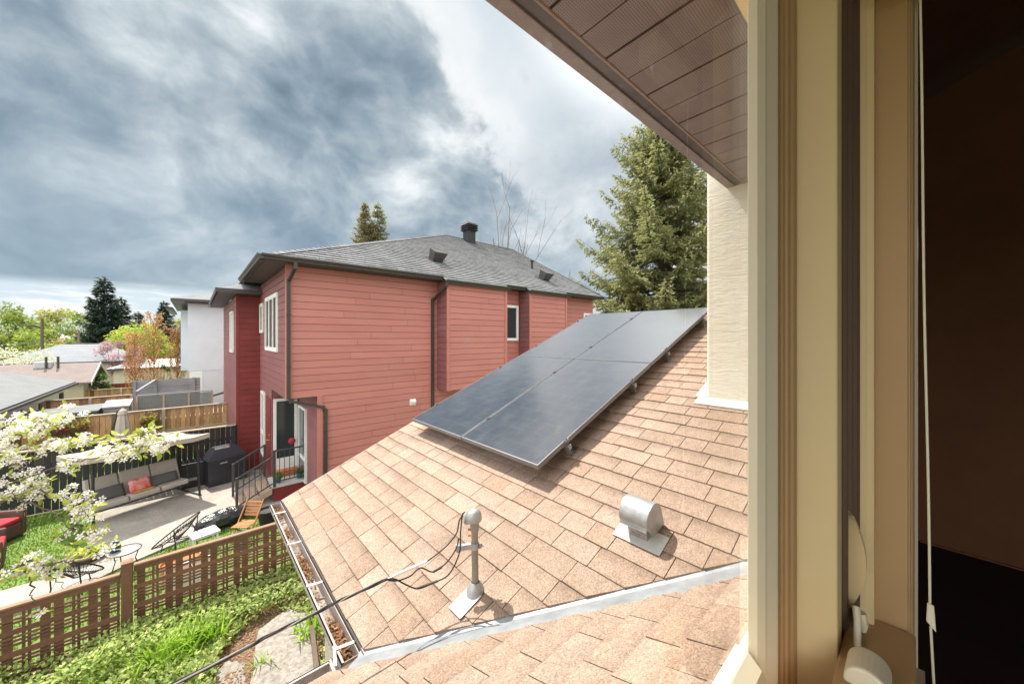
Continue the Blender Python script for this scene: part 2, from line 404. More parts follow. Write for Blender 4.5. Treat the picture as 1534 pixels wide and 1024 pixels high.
# ================================================================== OUR HOUSE (seen from its upstairs window)
rnd = random.Random(11)
TP = .40; PITCH = math.atan(TP); CP, SP = math.cos(PITCH), math.sin(PITCH)
def zA(x): return 2.788 + TP*x          # low roof, slope rising to +X
def zB(y): return 3.788 - TP*y          # low roof, slope rising to our wall
VAL = 2.50                              # valley where x + y = VAL
EAVX, EAVY, RAKE, RIDGE = .65, 1.87, 4.13, 5.46

def clip_poly(poly, a, b, c):           # keep a*u + b*v <= c
    out = []
    for i in range(len(poly)):
        p, q = poly[i], poly[(i+1) % len(poly)]
        fp, fq = a*p[0]+b*p[1]-c, a*q[0]+b*q[1]-c
        if fp <= 0: out.append(p)
        if fp*fq < 0:
            k = fp/(fp-fq); out.append((p[0]+(q[0]-p[0])*k, p[1]+(q[1]-p[1])*k))
    return out
def shingles(mb, O, U, V, N, u0, u1, v0, v1, clips=(), exp=.143, widths=(.16,.20,.23,.26,.29,.32), th=.0075, gap=.005, rnd=rnd, jit=.0025):
    O, U, V, N = Vector(O), Vector(U), Vector(V), Vector(N)
    k = 0; v = v0
    while v < v1 - .01:
        top = min(v+exp+.012, v1)
        u = u0 - rnd.random()*.3
        while u < u1:
            w = rnd.choice(widths)
            a, b = max(u, u0), min(u+w-gap, u1)
            u += w
            if b - a < .01: continue
            lo = v + rnd.uniform(-jit, jit)
            poly = [(a, lo), (b, lo), (b, top), (a, top)]
            for c in clips: poly = clip_poly(poly, *c)
            if len(poly) < 3: continue
            lift = rnd.choice((0, 0, 0, .003)); t = rnd.random()
            h = lambda q: (th+lift)*(1-(q-lo)/(exp+.012)) + .0015
            tp = [O+U*p+V*q+N*h(q) for p, q in poly]
            bt = [O+U*p+V*q-N*.004 for p, q in poly]
            mb.face(tp, t)
            n = len(poly)
            for i in range(n):
                j = (i+1) % n
                mb.face([bt[i], bt[j], tp[j], tp[i]], t*.8)
        v += exp; k += 1

house = thing('house', 'tan shingled house in the foreground with brown soffit, stucco chimney and the window looked through', 'house', (1.0, -1.0, 0))
# --- roof: shingles over a dark deck
VA, NA = (CP,0,SP), (-SP,0,CP)
VB, NB = (0,-CP,SP), (0,SP,CP)
mb = MB()
shingles(mb, (EAVX,0,zA(EAVX)), (0,1,0), VA, NA, .24, RAKE, 0, (RIDGE-EAVX)/CP, [(-1,-CP,-(VAL+.03-EAVX))])
roof = mb.build('roof', M['shingleA'], house, fix=False)
mb = MB()
shingles(mb, (0,EAVY,zB(EAVY)), (1,0,0), VB, NB, -4.5, 3.0, 0, (EAVY-.22)/CP, [(1,-CP,VAL-.15-EAVY)])
mb.build('roof', M['shingleB'], house, fix=False)
mb = MB()
e = .004
A = lambda x, y, dz=0: (x, y, zA(x)+dz)
Bp = lambda x, y, dz=0: (x, y, zB(y)+dz)
mb.face([A(EAVX,VAL-EAVX,-e), A(RIDGE,.22,-e)] [:1] + [A(VAL-.22,.22,-e), A(RIDGE,.22,-e), A(RIDGE,RAKE-.01,-e), A(EAVX+.005,RAKE-.01,-e)])
mb.face([Bp(-4.5,EAVY-.005,-e), Bp(VAL-EAVY,EAVY-.005,-e), Bp(VAL-.22,.22,-e), Bp(-4.5,.22,-e)])
mb.face([A(RIDGE,.22,-e), (10.3,.22,zA(RIDGE)-TP*(10.3-RIDGE)), (10.3,RAKE,zA(RIDGE)-TP*(10.3-RIDGE)), A(RIDGE,RAKE-.01,-e)])
mb.build('roof_deck', M['underlay'], roof)
mb = MB()
far = zA(RIDGE)
shingles(mb, (10.3,0,far-TP*(10.3-RIDGE)), (0,1,0), (-CP,0,SP), (SP,0,CP), .24, RAKE, 0, (10.3-RIDGE)/CP, widths=(.5,.6,.7), exp=.286)
mb.build('back_slope', M['shingle'], roof, fix=False)
# ridge caps
mb = MB()
y = .3
while y < RAKE-.05:
    t = rnd.random()
    for s in (1, -1):
        mb.face([(RIDGE, y, far+.022), (RIDGE-s*.13, y, far+.02-.13*TP), (RIDGE-s*.13, y+.16, far+.012-.13*TP), (RIDGE, y+.16, far+.014)], t)
    y += .145
mb.build('ridge_cap', M['shingle'], roof, fix=False)
# rake drip edge (pale metal along the sloping side)
mb = MB()
mb.hexa([(EAVX-.01,RAKE-.035,zA(EAVX-.01)-.009),(RIDGE,RAKE-.035,zA(RIDGE)-.009),(RIDGE,RAKE+.01,zA(RIDGE)-.009),(EAVX-.01,RAKE+.01,zA(EAVX-.01)-.009),
         (EAVX-.01,RAKE-.035,zA(EAVX-.01)-.001),(RIDGE,RAKE-.035,zA(RIDGE)-.001),(RIDGE,RAKE+.01,zA(RIDGE)-.001),(EAVX-.01,RAKE+.01,zA(EAVX-.01)-.001)])
mb.hexa([(EAVX-.01,RAKE+.01,zA(EAVX-.01)-.14),(RIDGE,RAKE+.01,zA(RIDGE)-.14),(RIDGE,RAKE+.03,zA(RIDGE)-.14),(EAVX-.01,RAKE+.03,zA(EAVX-.01)-.14),
         (EAVX-.01,RAKE+.01,zA(EAVX-.01)+.004),(RIDGE,RAKE+.01,zA(RIDGE)+.004),(RIDGE,RAKE+.022,zA(RIDGE)+.004),(EAVX-.01,RAKE+.022,zA(EAVX-.01)+.004)])
mb.build('drip_edge', M['gutter'], roof)
# valley flashing: two metal strips meeting in the valley, slightly wavy
mb = MB()
n = 60; p0 = Vector((EAVX-.03, VAL-EAVX+.03, 0)); p1 = Vector((VAL-.22, .22, 0))
rows = []
for i in range(n+1):
    k = i/n; c = p0.lerp(p1, k); w = .006*math.sin(k*23)+.004*math.sin(k*57+1)
    a = (c.x+.03, c.y+.03); b = (c.x-.13+w, c.y-.13+w)
    m1 = (c.x-.055, c.y-.055)
    rows.append(((a[0],a[1],zA(a[0])-.0015), (c.x,c.y,zA(c.x)-.001), (m1[0],m1[1],zB(m1[1])+.004+.003*math.sin(k*31)), (b[0],b[1],zB(b[1])-.0015)))
for i in range(n):
    for j in range(3):
        mb.face([rows[i][j], rows[i+1][j], rows[i+1][j+1], rows[i][j+1]])
mb.build('valley_flashing', M['flash'], roof, smooth=True, fix=False)
# --- walls
mb = MB()
mb.box(-1.3, .10, 0, -.56, .22, 5.9); mb.box(-1.3, -6.2, 0, -1.2, .0999, 3.14); mb.box(-1.3, -6.2, 5.36, -1.2, .0999, 5.9); mb.box(-1.3, -.35, 3.14, -1.2, .0999, 5.36); mb.box(-1.3, -6.2, 3.14, -1.2, -2.75, 5.36); mb.box(-1.199, -6.2, 0, 9, -6.101, 5.9); mb.box(8.9, -6.1, 0, 9, .099, 5.9); mb.box(.93, .10, 0, 9, .22, 5.9)  # left wall has an unseen balcony door opening, added to light the window frame
mb.box(-.56, .10, 0, .93, .22, 4.08); mb.box(-.56, .10, 5.30, .93, .22, 5.9)
mb.box(1.02, 1.45, 0, 1.14, 3.98, zA(1.02)-.16)
mb.extrude([(1.02,3.98,0),(9.9,3.98,0),(9.9,3.98,zA(RIDGE)-TP*(9.9-RIDGE)-.05),(RIDGE,3.98,zA(RIDGE)-.05),(1.02,3.98,zA(1.02)-.05)], (0,.12,0))
mb.box(-6, 1.33, 0, 1.14, 1.45, zB(1.45)-.16)
mb.build('wall', M['stucco'], house)
mb = MB()
mb.box(-1.199, -.008, 3.15, -.58, .0995, 6.37); mb.box(.935, .0, 3.15, 4.1, .10, 6.37)
mb.box(-.58, -.008, 3.15, .935, .10, 4.08); mb.box(-.58, -.008, 5.32, .935, .10, 6.37)
mb.build('interior_wall', M['paleroom'], house)
MB().extrude([(4.0,-.0005,3.15),(4.0,-6,3.15),(4.0,-6,6.10),(4.0,-2.6,7.40),(4.0,-.0005,6.36)], (.1,0,0)).build('interior_wall', M['darkwall'], house)
MB().box(-1.199, -6, 3.15, -1.15, -2.75, 6.2).box(-1.199, -.35, 3.15, -1.15, -.009, 6.37).box(-1.199, -2.75, 5.36, -1.15, -.35, 6.37).box(-1.199, -6.1, 3.15, 4.1, -6.0, 6.11).build('interior_wall', M['paleroom'], house)  # inner lining leaves the same added door opening free for light
mb = MB(); mb.box(-1.199, -6.1, 3.0, 4.1, .0995, 3.148); mb.build('floor', M['carpet'], house)
mb = MB(); mb.hexa([(-1.199,.0995,6.36),(4.1,.0995,6.36),(4.1,-2.6,7.43),(-1.199,-2.6,7.43),(-1.199,.0995,6.38),(4.1,.0995,6.38),(4.1,-2.6,7.45),(-1.199,-2.6,7.45)]); mb.hexa([(-1.199,-2.601,7.43),(4.1,-2.601,7.43),(4.1,-6.1,6.10),(-1.199,-6.1,6.10),(-1.199,-2.601,7.45),(4.1,-2.601,7.45),(4.1,-6.1,6.12),(-1.199,-6.1,6.12)]); mb.build('ceiling', M['darkwall'], house)
mb = MB(); mb.box(3.985, -6, 3.15, 3.999, -.01, 3.162); mb.build('baseboard', M['darkwall'], house)
# --- upper eave
mb = MB()
x = -5.0+.182*17; k = 1
while x < 3.29:
    g = .006 if k % 2 else .014
    mb.box(x, .235, 5.880, min(x+.182-g, 3.30), .914, 5.888)
    x += .182; k += 1
mb.box(-1.9, .222, 5.868, 3.30, .236, 5.888)
mb.build('soffit', M['soffit'], house)
mb = MB(); mb.box(-1.9, .222, 5.8905, 3.30, .99, 5.91); mb.build('soffit_backing', M['browndark'], house)
mb = MB()
mb.box(-1.9, .914, 5.876, 3.30, .930, 5.8895)
mb.box(-1.9, .988, 5.880, 3.30, 1.050, 6.03)
mb.build('fascia', M['brownmetal'], house, bevel=.004)
mb = MB(); mb.box(-1.9, .9165, 5.8745, 3.30, .9205, 5.8755); mb.build('soffit_trim', M['cedar'], house)
mb = MB()
XL = -1.9
mb.hexa([(XL,1.08,6.032),(9,1.08,6.032),(9,-2.6,7.50),(XL,-2.6,7.50),(XL,1.08,6.06),(9,1.08,6.06),(9,-2.6,7.53),(XL,-2.6,7.53)])
mb.hexa([(XL,-2.602,7.50),(9,-2.602,7.50),(9,-6.8,5.95),(XL,-6.8,5.95),(XL,-2.602,7.53),(9,-2.602,7.53),(9,-6.8,5.98),(XL,-6.8,5.98)])
mb.extrude([(-1.3,.22,5.9),(-1.3,-6.2,5.9),(-1.3,-2.6,7.48)], (.08,0,0))
mb.box(3.302, .222, 5.885, 9, 1.05, 6.03); 
mb.build('upper_roof', M['shingle'], house)
# --- chimney
mb = MB()
mb.box(3.31, .224, 3.4, 4.25, 1.21, 8.4)
ch = mb.build('chimney', M['chimney'], house, bevel=.02)
mb = MB()
def strip(x0, y0, x1, y1, t=.012):
    mb.hexa([A(x0,y0,.012), A(x1,y0,.012), A(x1,y1,.012), A(x0,y1,.012), A(x0,y0,.012+t), A(x1,y0,.012+t), A(x1,y1,.012+t), A(x0,y1,.012+t)])
strip(3.20, .24, 3.309, 1.27)
strip(3.309, 1.212, 4.3, 1.30)
mb.build('chimney_flashing', M['whitemetal'], ch)
mb = MB(); mb.box(3.24, .15, 8.4, 4.32, 1.28, 8.5); mb.box(3.6, .5, 8.5, 3.95, .9, 8.75); mb.build('chimney_cap', M['whitestucco'], ch)
# --- gutter with its dead leaves
def trough(mb, p0, p1, out, w=.092, h=.10, th=.004):
    """open gutter from p0 to p1 (top inner edge), 'out' points away from the house"""
    p0, p1, o = Vector(p0), Vector(p1), Vector(out); z = Vector((0,0,1))
    def plate(a, b):
        q = [a, b]; mb.hexa([p0+a[0], p1+a[0], p1+b[0], p0+b[0], p0+a[1], p1+a[1], p1+b[1], p0+b[1]])
    plate((o*.0-z*h, o*.0), (o*th-z*h, o*th))                           # back
    plate((o*th-z*h, o*th-z*(h-th)), (o*(w-.02)-z*h, o*(w-.02)-z*(h-th)))  # floor
    plate((o*(w-.02)-z*h, o*(w-.02)-z*(h-.01)), (o*w-z*.03, o*(w-.006)-z*.028))
    plate((o*(w-.006)-z*.03, o*(w-.006)), (o*w-z*.03, o*w))
    plate((o*(w-.016)-z*.004, o*(w-.016)), (o*w-z*.004, o*w))
    for p in (p0, p1):
        d = (p1-p0).normalized()*.003
        mb.hexa([p-z*h, p-z*h+o*(w-.02), p+o*w, p, p-z*h+d, p-z*h+o*(w-.02)+d, p+o*w+d, p+d])
GZ = zA(EAVX)-.022
mb = MB(); trough(mb, (EAVX-.012, 1.90, GZ), (EAVX-.012, 4.16, GZ), (-1,0,0)); gut = mb.build('gutter', M['gutter'], house, fix=True)
mb = MB(); mb.box(EAVX-.084, 1.905, GZ-.0955, EAVX-.017, 4.155, GZ-.080); mb.build('gutter_silt', M['gutterin'], gut)
mb = MB(); mb.box(EAVX-.010, 1.86, GZ-.13, EAVX+.012, 4.16, GZ+.019); mb.build('eave_edge', M['bronze'], house)
for yy in (1.99, 2.62, 3.25, 3.9):
    MB().bar((EAVX-.012, yy, GZ+.004), (EAVX-.104, yy+.02, GZ+.004), .02, .003).build('gutter_strap', M['whitemetal'], gut)
MB().bar((EAVX-.13, 1.90, GZ+.006), (EAVX-.10, 2.03, GZ+.006), .014, .006).build('gutter_strap', M['whitemetal'], gut)
mb = MB(); trough(mb, (EAVX-.14, EAVY+.012, zB(EAVY)-.022), (-4.5, EAVY+.012, zB(EAVY)-.022), (0,1,0)); mb.build('gutter', M['gutter'], house)
mb = MB(); mb.box(-4.5, EAVY-.03, zB(EAVY)-.16, EAVX-.02, EAVY-.003, zB(EAVY)-.004); mb.build('eave_edge', M['brownmetal'], house)
mb = MB()
mb.prism([(EAVX-.015,1.885),(EAVX-.015,2.10),(EAVX-.13,2.10),(EAVX-.30,1.995),(EAVX-.30,1.885)], GZ-.17, GZ-.105); mb.build('gutter_corner', M['gutter'], house, bevel=.01)
mb = MB()
for i in range(1500):
    c = rnd.choice((1.96, 2.03, 2.14, 2.2, 2.9, 2.98, 3.06, 3.6, 4.05, 4.1, None))
    yy = rnd.uniform(1.92, 4.14) if c is None else min(4.14, max(1.92, rnd.gauss(c, .07)))
    xx = EAVX - rnd.uniform(.022, .086); L = rnd.uniform(.008, .02); a = rnd.uniform(0, 6.3); tl = rnd.uniform(-.8, .8)
    d = Vector((math.cos(a), math.sin(a), tl)).normalized()*L; w = Vector((-math.sin(a), math.cos(a), rnd.uniform(-.6,.6))).normalized()*L*.35
    p = Vector((xx, yy, GZ-.075+rnd.random()*.035)); t = rnd.random()
    mb.face([p-d, p+w, p+d, p-w], t)
dl = mb.build('dead_leaves', M['deadleaf'], fix=False); tag(dl, 'dry brown leaves lying in the open roof gutter', 'leaves', kind='stuff')

# ------------------------------------------------------------------ the window
win = MB().box(-.56, .0, 4.08, -.50, .22, 5.32).box(-.50, .06, 5.26, .93, .22, 5.32).build('window_frame', M['creamin'], house)
Z0, Z1 = 4.165, 5.26
def mould(name, poly, m, z0=3.98, z1=Z1, bevel=.0015):
    return MB().prism(poly, z0, z1).build(name, M[m], win, bevel=bevel)
# sash stile, from the glass inwards
mould('sash_stile', [(.622,.1695),(.628,.1585),(.640,.1503),(.642,.1508),(.645,.1495),(.662,.1410),(.6655,.1410),(.6655,.178)], 'cream')
mould('sash_moulding', [(.666,.1412),(.681,.1412),(.683,.1385),(.688,.1375),(.692,.1385),(.694,.1345),(.702,.1325),(.706,.1345),(.709,.1300),(.719,.1275),(.723,.1295),(.7265,.1290),(.7265,.178),(.666,.178)], 'jambtan')  # darker tan puts shade into the room-facing grooves
mould('sash_face', [(.727,.1280),(.735,.1155),(.757,.0834),(.802,.0834),(.802,.185),(.727,.185)], 'creamin', bevel=.003)
mould('weatherstrip', [(.8025,.100),(.815,.100),(.815,.0852),(.823,.0852),(.825,.0785),(.832,.0785),(.834,.0815),(.838,.0815),(.841,.0735),(.850,.0735),(.852,.0775),(.857,.0775),(.859,.0690),(.865,.0690),(.868,.0660),(.868,.19),(.8025,.19)], 'brownseal')
mould('jamb_stop', [(.8685,.0655),(.870,.0590),(.8715,.0600),(.8745,.0600),(.876,.0500),(.8995,.0500),(.8995,.19),(.8685,.19)], 'creamin')
mould('jamb_liner', [(.900,.0497),(.905,.0114),(.9085,.0108),(.909,.0085),(.912,.0080),(.914,.0055),(.925,.0040),(.934,.0040),(.934,.19),(.900,.19)], 'jambtan', z0=4.08, z1=5.30)
# bottom rail of the sash and the sill below it
MB().extrude([(-.50,.169,4.183),(-.50,.1503,4.165),(-.50,.141,4.143),(-.50,.1285,4.078),(-.50,.0845,4.048),(-.50,.0845,3.98),(-.50,.185,3.98),(-.50,.185,4.183)], (1.12,0,0)).build('sash_rail', M['cream'], win, bevel=.002)
MB().box(-.52, .002, 4.085, .899, .0825, 4.155).build('sill', M['jambtan'], win, bevel=.003)
MB().box(-.50, .14, 5.20, .60, .185, 5.26).build('sash_rail', M['cream'], win)
MB().box(-.50, .10, 4.16, -.44, .185, 5.26).build('sash_stile', M['cream'], win)
MB().face([(-.45,.1745,4.17),(.64,.1745,4.17),(.64,.1745,5.22),(-.45,.1745,5.22)]).build('pane', M['pane'], win, fix=False)
# lock plate, its lever, and the crank housing on the sill
mb = MB(); pl = []
for i in range(25):
    a = PI*i/24
    pl.append((4.354 - .167*(i/24), .026*math.sin(a)**.8))
pl = [(z, w*.85) for z, w in pl]
poly = [Vector((.842, .0735-w*.0, z)) for z, w in pl]
# lens shaped plate standing on the jamb, bulging towards the room
ps = [( .836 + .0015, .0735-.0*w, z) for z, w in pl]
mb = MB()
for i in range(24):
    (z0, w0), (z1, w1) = pl[i], pl[i+1]
    for s in range(8):
        f0, f1 = s/8, (s+1)/8
        g = lambda f, w, z: (.835 + .026*math.sin(f*PI/2)*0 + .004*(1-f), .0790 - w*f, z)
        mb.face([g(f0,w0,z0), g(f1,w1*0+w0,z0), g(f1,w1,z1), g(f0,w1,z1)])
    mb.face([(.835,.079-w0,z0),(.848,.079-w0,z0),(.848,.079-w1,z1),(.835,.079-w1,z1)])
mb.build('lock_plate', M['creamin'], win, smooth=True, fix=False)
mb = MB(); mb.tube([(.822,.068,4.205),(.812,.0655,4.185),(.79,.064,4.135),(.775,.064,4.10)], [.0055,.005,.0048,.0055], 10)
mb.tube([(.825,.062,4.196),(.826,.060,4.178),(.826,.060,4.166)], [.006,.007,.004], 10)
mb.build('lock_lever', M['cream'], win, smooth=True)
mb = MB()
prof = []
for i in range(13):
    a = PI*i/12; prof.append((.048 - .024*math.cos(a), 4.156 + .030*math.sin(a)**.7))
mb.extrude([(.700, y, z) for y, z in reversed(prof)], (.055,0,0))
mb.build('crank_housing', M['cream'], win, smooth=False, bevel=.004)
# blind cord
cord = thing('blind_cord', 'thin white blind cord with a small tassel hanging in front of the dark wall', 'cord', (.85,-.003,5.25))
pts = []
for i in range(15):
    k = i/14; pts.append((.85+.002*math.sin(k*7), -.0012-.0108*k-.0006*math.sin(k*9), 5.25-k*1.01))
MB().tube(pts, .0016, 7).tube([(.85,-.0130,4.205),(.851,-.0150,4.15),(.853,-.019,4.04),(.853,-.022,3.85)], .0016, 7).build('string', M['cream'], cord, smooth=True)
MB().hexa([(.847,-.0185,4.200),(.854,-.0185,4.200),(.854,-.0085,4.212),(.847,-.0085,4.212),(.8485,-.0165,4.238),(.8525,-.0165,4.238),(.8525,-.0095,4.240),(.8485,-.0095,4.240)]).build('tassel', M['cream'], cord, bevel=.0012)
MB().box(.70, -.04, 5.22, .90, .0, 5.27).build('headrail', M['cream'], cord)

# ------------------------------------------------------------------ solar panels on their rails
PL, PW, PT = 1.790, .990, .038
panels = []
LBL = {(0,0): 'solar panel at the bottom of the array, nearest the galvanised vent hood', (0,1): 'lowest solar panel of the array, beside the red siding wall',
       (1,0): 'upper solar panel whose top corner is hidden behind the chimney', (1,1): 'upper solar panel on the far side, its outer edge against the red house bays'}
def panel_frame(s, y, up=.13):   # slope distance from the lower edge of the array
    x = 1.93 + s*CP; return Vector((x, y, zA(1.93)+s*SP)) + Vector(NA)*up
p0 = thing('solar_panel', LBL[(0,0)], 'solar panel', panel_frame(0, 1.83, .135), 0, 'solar panels on the tan roof')
p0.rotation_euler = (0, -PITCH, 0)
MB().box(.009, .009, .006, PL-.009, PW-.009, PT-.002).build('cell_sheet', M['solar'], p0, world=False)
fr = MB()
fr.box(0, 0, 0, PL, .0088, PT).box(0, PW-.0088, 0, PL, PW, PT).box(0, .009, 0, .0088, PW-.009, PT).box(PL-.0088, .009, 0, PL, PW-.009, PT)
fr.build('frame', M['panelframe'], p0, world=False)
for (i, j) in ((0,1), (1,0), (1,1)):
    c = copy_tree(p0); c['label'] = LBL[(i,j)]
    c.location = panel_frame(i*(PL+.010), 1.83 + j*(PW+.013), .135)
rail_lbl = ['lowest mounting rail under the solar panels, its end nearest the roof valley', 'second mounting rail up from the gutter under the solar panels',
            'third mounting rail up, its bracket end just below the chimney foot', 'topmost mounting rail under the solar panels by the chimney']
for k, s in enumerate((.34, 1.40, 2.16, 3.24)):
    o = panel_frame(s, 1.80, .035)
    r = thing('mounting_rail', rail_lbl[k], 'rail', o, 0, 'mounting rails under the solar panels'); r.rotation_euler = (0, -PITCH, 0)
    MB().box(-.018, .0, .060, .018, 2.06, .097).build('rail', M['alu'], r, world=False, bevel=.003)
    for yy in (.06, 1.05, 1.98):
        ft = MB(); ft.box(.019, yy-.025, -.023, .027, yy+.025, .085); ft.box(.019, yy-.025, -.023, .085, yy+.025, -.015); ft.lathe([(.009,0),(.009,.012),(0,.012)], (.06,yy,-.015), 6)
        ft.build('bracket', M['alu'], r, world=False)
    for yy in (.022, 1.0265, 2.031):
        cl = MB(); cl.box(-.02, yy-.014, .139, .02, yy+.014, .1425); cl.lathe([(.006,0),(.006,.010),(0,.010)], (0,yy,.1425), 6)
        cl.build('clamp', M['darkmetal'], r, world=False)

# ------------------------------------------------------------------ exhaust vent hood
vh = thing('vent_hood', 'galvanised vent hood with a rounded top on the tan roof', 'roof vent', (1.90,1.03,zA(1.90)))
vh.rotation_euler = (0, -PITCH, 0); vh.scale = (.9,.9,.9)
mb = MB()
mb.box(-.115, -.16, .011, .03, .15, .016)
mb.build('base_plate', M['whitemetal'], vh, world=False, bevel=.002)
mb = MB()
mb.hexa([(-.060,-.062,.014),(.075,-.062,.014),(.075,.062,.014),(-.060,.062,.014),(-.050,-.062,.13),(.075,-.062,.13),(.075,.062,.13),(-.050,.062,.13)])
mb.build('neck', M['galv'], vh, world=False)
mb = MB()
# barrel hood: an arch drawn across the slope, open underneath towards the eave
arc = []
for i in range(19):
    a = PI*1.02*i/18
    arc.append((.018 + .092*math.cos(a), .140 + .082*math.sin(a)))
arc = [(.110,.016)] + arc + [(-.088,.112)]
for (xa, za), (xb, zb) in zip(arc, arc[1:]):
    mb.hexa([(xa,-.088,za),(xb,-.088,zb),(xb*.985-.0002,-.088,zb-.003),(xa*.985-.0002,-.088,za-.003),(xa,.088,za),(xb,.088,zb),(xb*.985-.0002,.088,zb-.003),(xa*.985-.0002,.088,za-.003)])
mb.build('hood', M['galv'], vh, world=False, smooth=True, fix=True)
for s in (-1, 1):
    mb = MB(); mb.extrude([(x, s*.0885, z) for x, z in arc[:-1]] + [(-.074, s*.0885, .118), (-.035,s*.0885,.045)], (0, s*.0035, 0)); mb.build('end_cap', M['galv'], vh, world=False)
mb = MB(); mb.box(-.074, -.085, .108, -.058, .085, .112); mb.box(-.0585,-.05,.03,-.0565,.05,.10); mb.build('flap', M['gutterin'], vh, world=False)

# ------------------------------------------------------------------ service mast and its cable
mx, my = 1.153, 1.606; mz = zA(mx)
mast = thing('service_mast', 'short metal service mast with a rounded cap on the tan roof', 'mast', (mx,my,mz))
MB().tube([(mx,my,mz-.02),(mx-.004,my+.002,mz+.40)], .0185, 14).build('pipe', M['pipe'], mast, smooth=True)
MB().lathe([(.024,0),(.0245,.055),(.021,.057)], (mx-.004,my+.002,mz+.345), 16).build('collar', M['pipe'], mast, smooth=True)
capd = Vector((-.75,.66,0)).normalized()
mb = MB(); mb.lathe([(.0,.052),(.018,.049),(.031,.038),(.038,.02),(.040,.0),(.038,-.012),(.024,-.016),(0,-.016)], (0,0,0), 18)
mb.v = [tuple(Vector((x*1.0, y, z)) + capd*(max(0, Vector((x,y,0)).dot(capd))*.55) + Vector((mx-.004,my+.002,mz+.412)) - Vector((0,0,1))*max(0, Vector((x,y,0)).dot(capd))*.35) for x, y, z in mb.v]
mb.build('cap', M['galv'], mast, smooth=True)
for dz in (.318, .350): MB().tube([Vector((mx-.004,my+.002,mz+dz)) + capd*.02, Vector((mx-.004,my+.002,mz+dz)) + capd*.036], .005, 6).build('screw', M['terra'], mast)
mb = MB()
mb.lathe([(.021,-.016),(.0225,.016),(.021,.018)], (mx-.003,my+.001,mz+.262), 16)
q = Vector((mx-.003,my+.001,mz+.262))
mb.bar(q+capd*.015, q+capd*.085+Vector((0,0,-.012)), .022, .026); mb.lathe([(.0,-.02),(.016,-.018),(.016,.018),(0,.02)], q+capd*.09+Vector((0,0,-.012)), 12)
mb.bar(q-capd*.018, q-capd*.05, .008, .008); mb.bar(q-capd*.03+Vector((0,0,-.012)), q-capd*.03+Vector((0,0,.012)), .018, .012)
mb.build('clamp', M['galv'], mast)
mb = MB()
mb.lathe([(.052,-.016),(.046,.03),(.036,.052),(.023,.066)], (mx,my,mz), 20); mb.build('boot', M['galv'], mast, smooth=True)
mb = MB()
mb.hexa([A(mx-.135,my-.055,.013),A(mx+.0,my-.055,.013),A(mx+.0,my+.055,.013),A(mx-.135,my+.055,.013),A(mx-.135,my-.055,.017),A(mx+.0,my-.055,.017),A(mx+.0,my+.055,.017),A(mx-.135,my+.055,.017)])
mb.build('base_plate', M['whitemetal'], mast)

cab = thing('service_cable', 'twisted black service cable running from the mast out over the gutter', 'cable', (.9,1.7,3.5))
def arcpx(pts): return [atD(px, py, d) for px, py, d in pts]
def smooth_path(P, n=6):
    out = []
    for i in range(len(P)-1):
        a, b, c, d = P[max(i-1,0)], P[i], P[i+1], P[min(i+2,len(P)-1)]
        for k in range(n):
            t = k/n
            out.append(.5*((2*b)+(c-a)*t+(2*a-5*b+4*c-d)*t*t+(3*b-a-3*c+d)*t**3))
    out.append(P[-1]); return out
w1 = smooth_path(arcpx([(696,766,1.93),(688,780,1.925),(684,798,1.92),(671,815,1.905),(655,829,1.89),(640,840,1.88)]))
w2 = smooth_path(arcpx([(687,806,1.915),(683,822,1.91),(668,843,1.90),(649,856,1.885),(630,850,1.87),(615,862,1.84),(596,869,1.81),(580,868,1.79)]))
w3 = smooth_path(arcpx([(693,768,1.94),(690,795,1.93),(688,828,1.92),(672,860,1.905),(647,873,1.885),(627,881,1.865),(610,876,1.84),(592,867,1.80),(578,867,1.785)]))
w1b = smooth_path(arcpx([(640,840,1.88),(612,852,1.845),(590,862,1.805),(578,868,1.785)]))
main = [atD(580,867,1.785), atD(520,894,1.66), atD(474,917,1.57), atD(400,953,1.44), atD(260,1024,1.24)]
dirn = (main[-1]-main[0]).normalized()
main += [main[-1]+Vector((-1.5,-.03,-.02)), main[-1]+Vector((-8,-.1,.3))]
main = smooth_path(main, 8)
MB().tube(w1, .0038, 8).tube(w2, .0036, 8).tube(w3, .0038, 8).build('wire', M['cable'], cab, smooth=True)
MB().tube(w1b, [.0075]*2+[.0075]*(len(w1b)-8)+[.004]*6, 8).build('sleeve', M['white'], cab, smooth=True)
MB().tube([w2[14], w2[18]], .0062, 8).tube([w3[22], w3[31]], .0062, 8).build('splice', M['cable'], cab, smooth=True)
tw = []
for ph in (0, 2.1, 4.2):
    pts = []
    for i, p in enumerate(main):
        a = i*.55+ph; pts.append(p + Vector((0, math.cos(a), math.sin(a)))*.0042)
    tw.append(pts)
MB().tube(tw[0], .0042, 7).tube(tw[1], .0042, 7).build('strand', M['cable'], cab, smooth=True)
MB().tube(tw[2], .0030, 7).build('bare_strand', M['cablegrey'], cab, smooth=True)
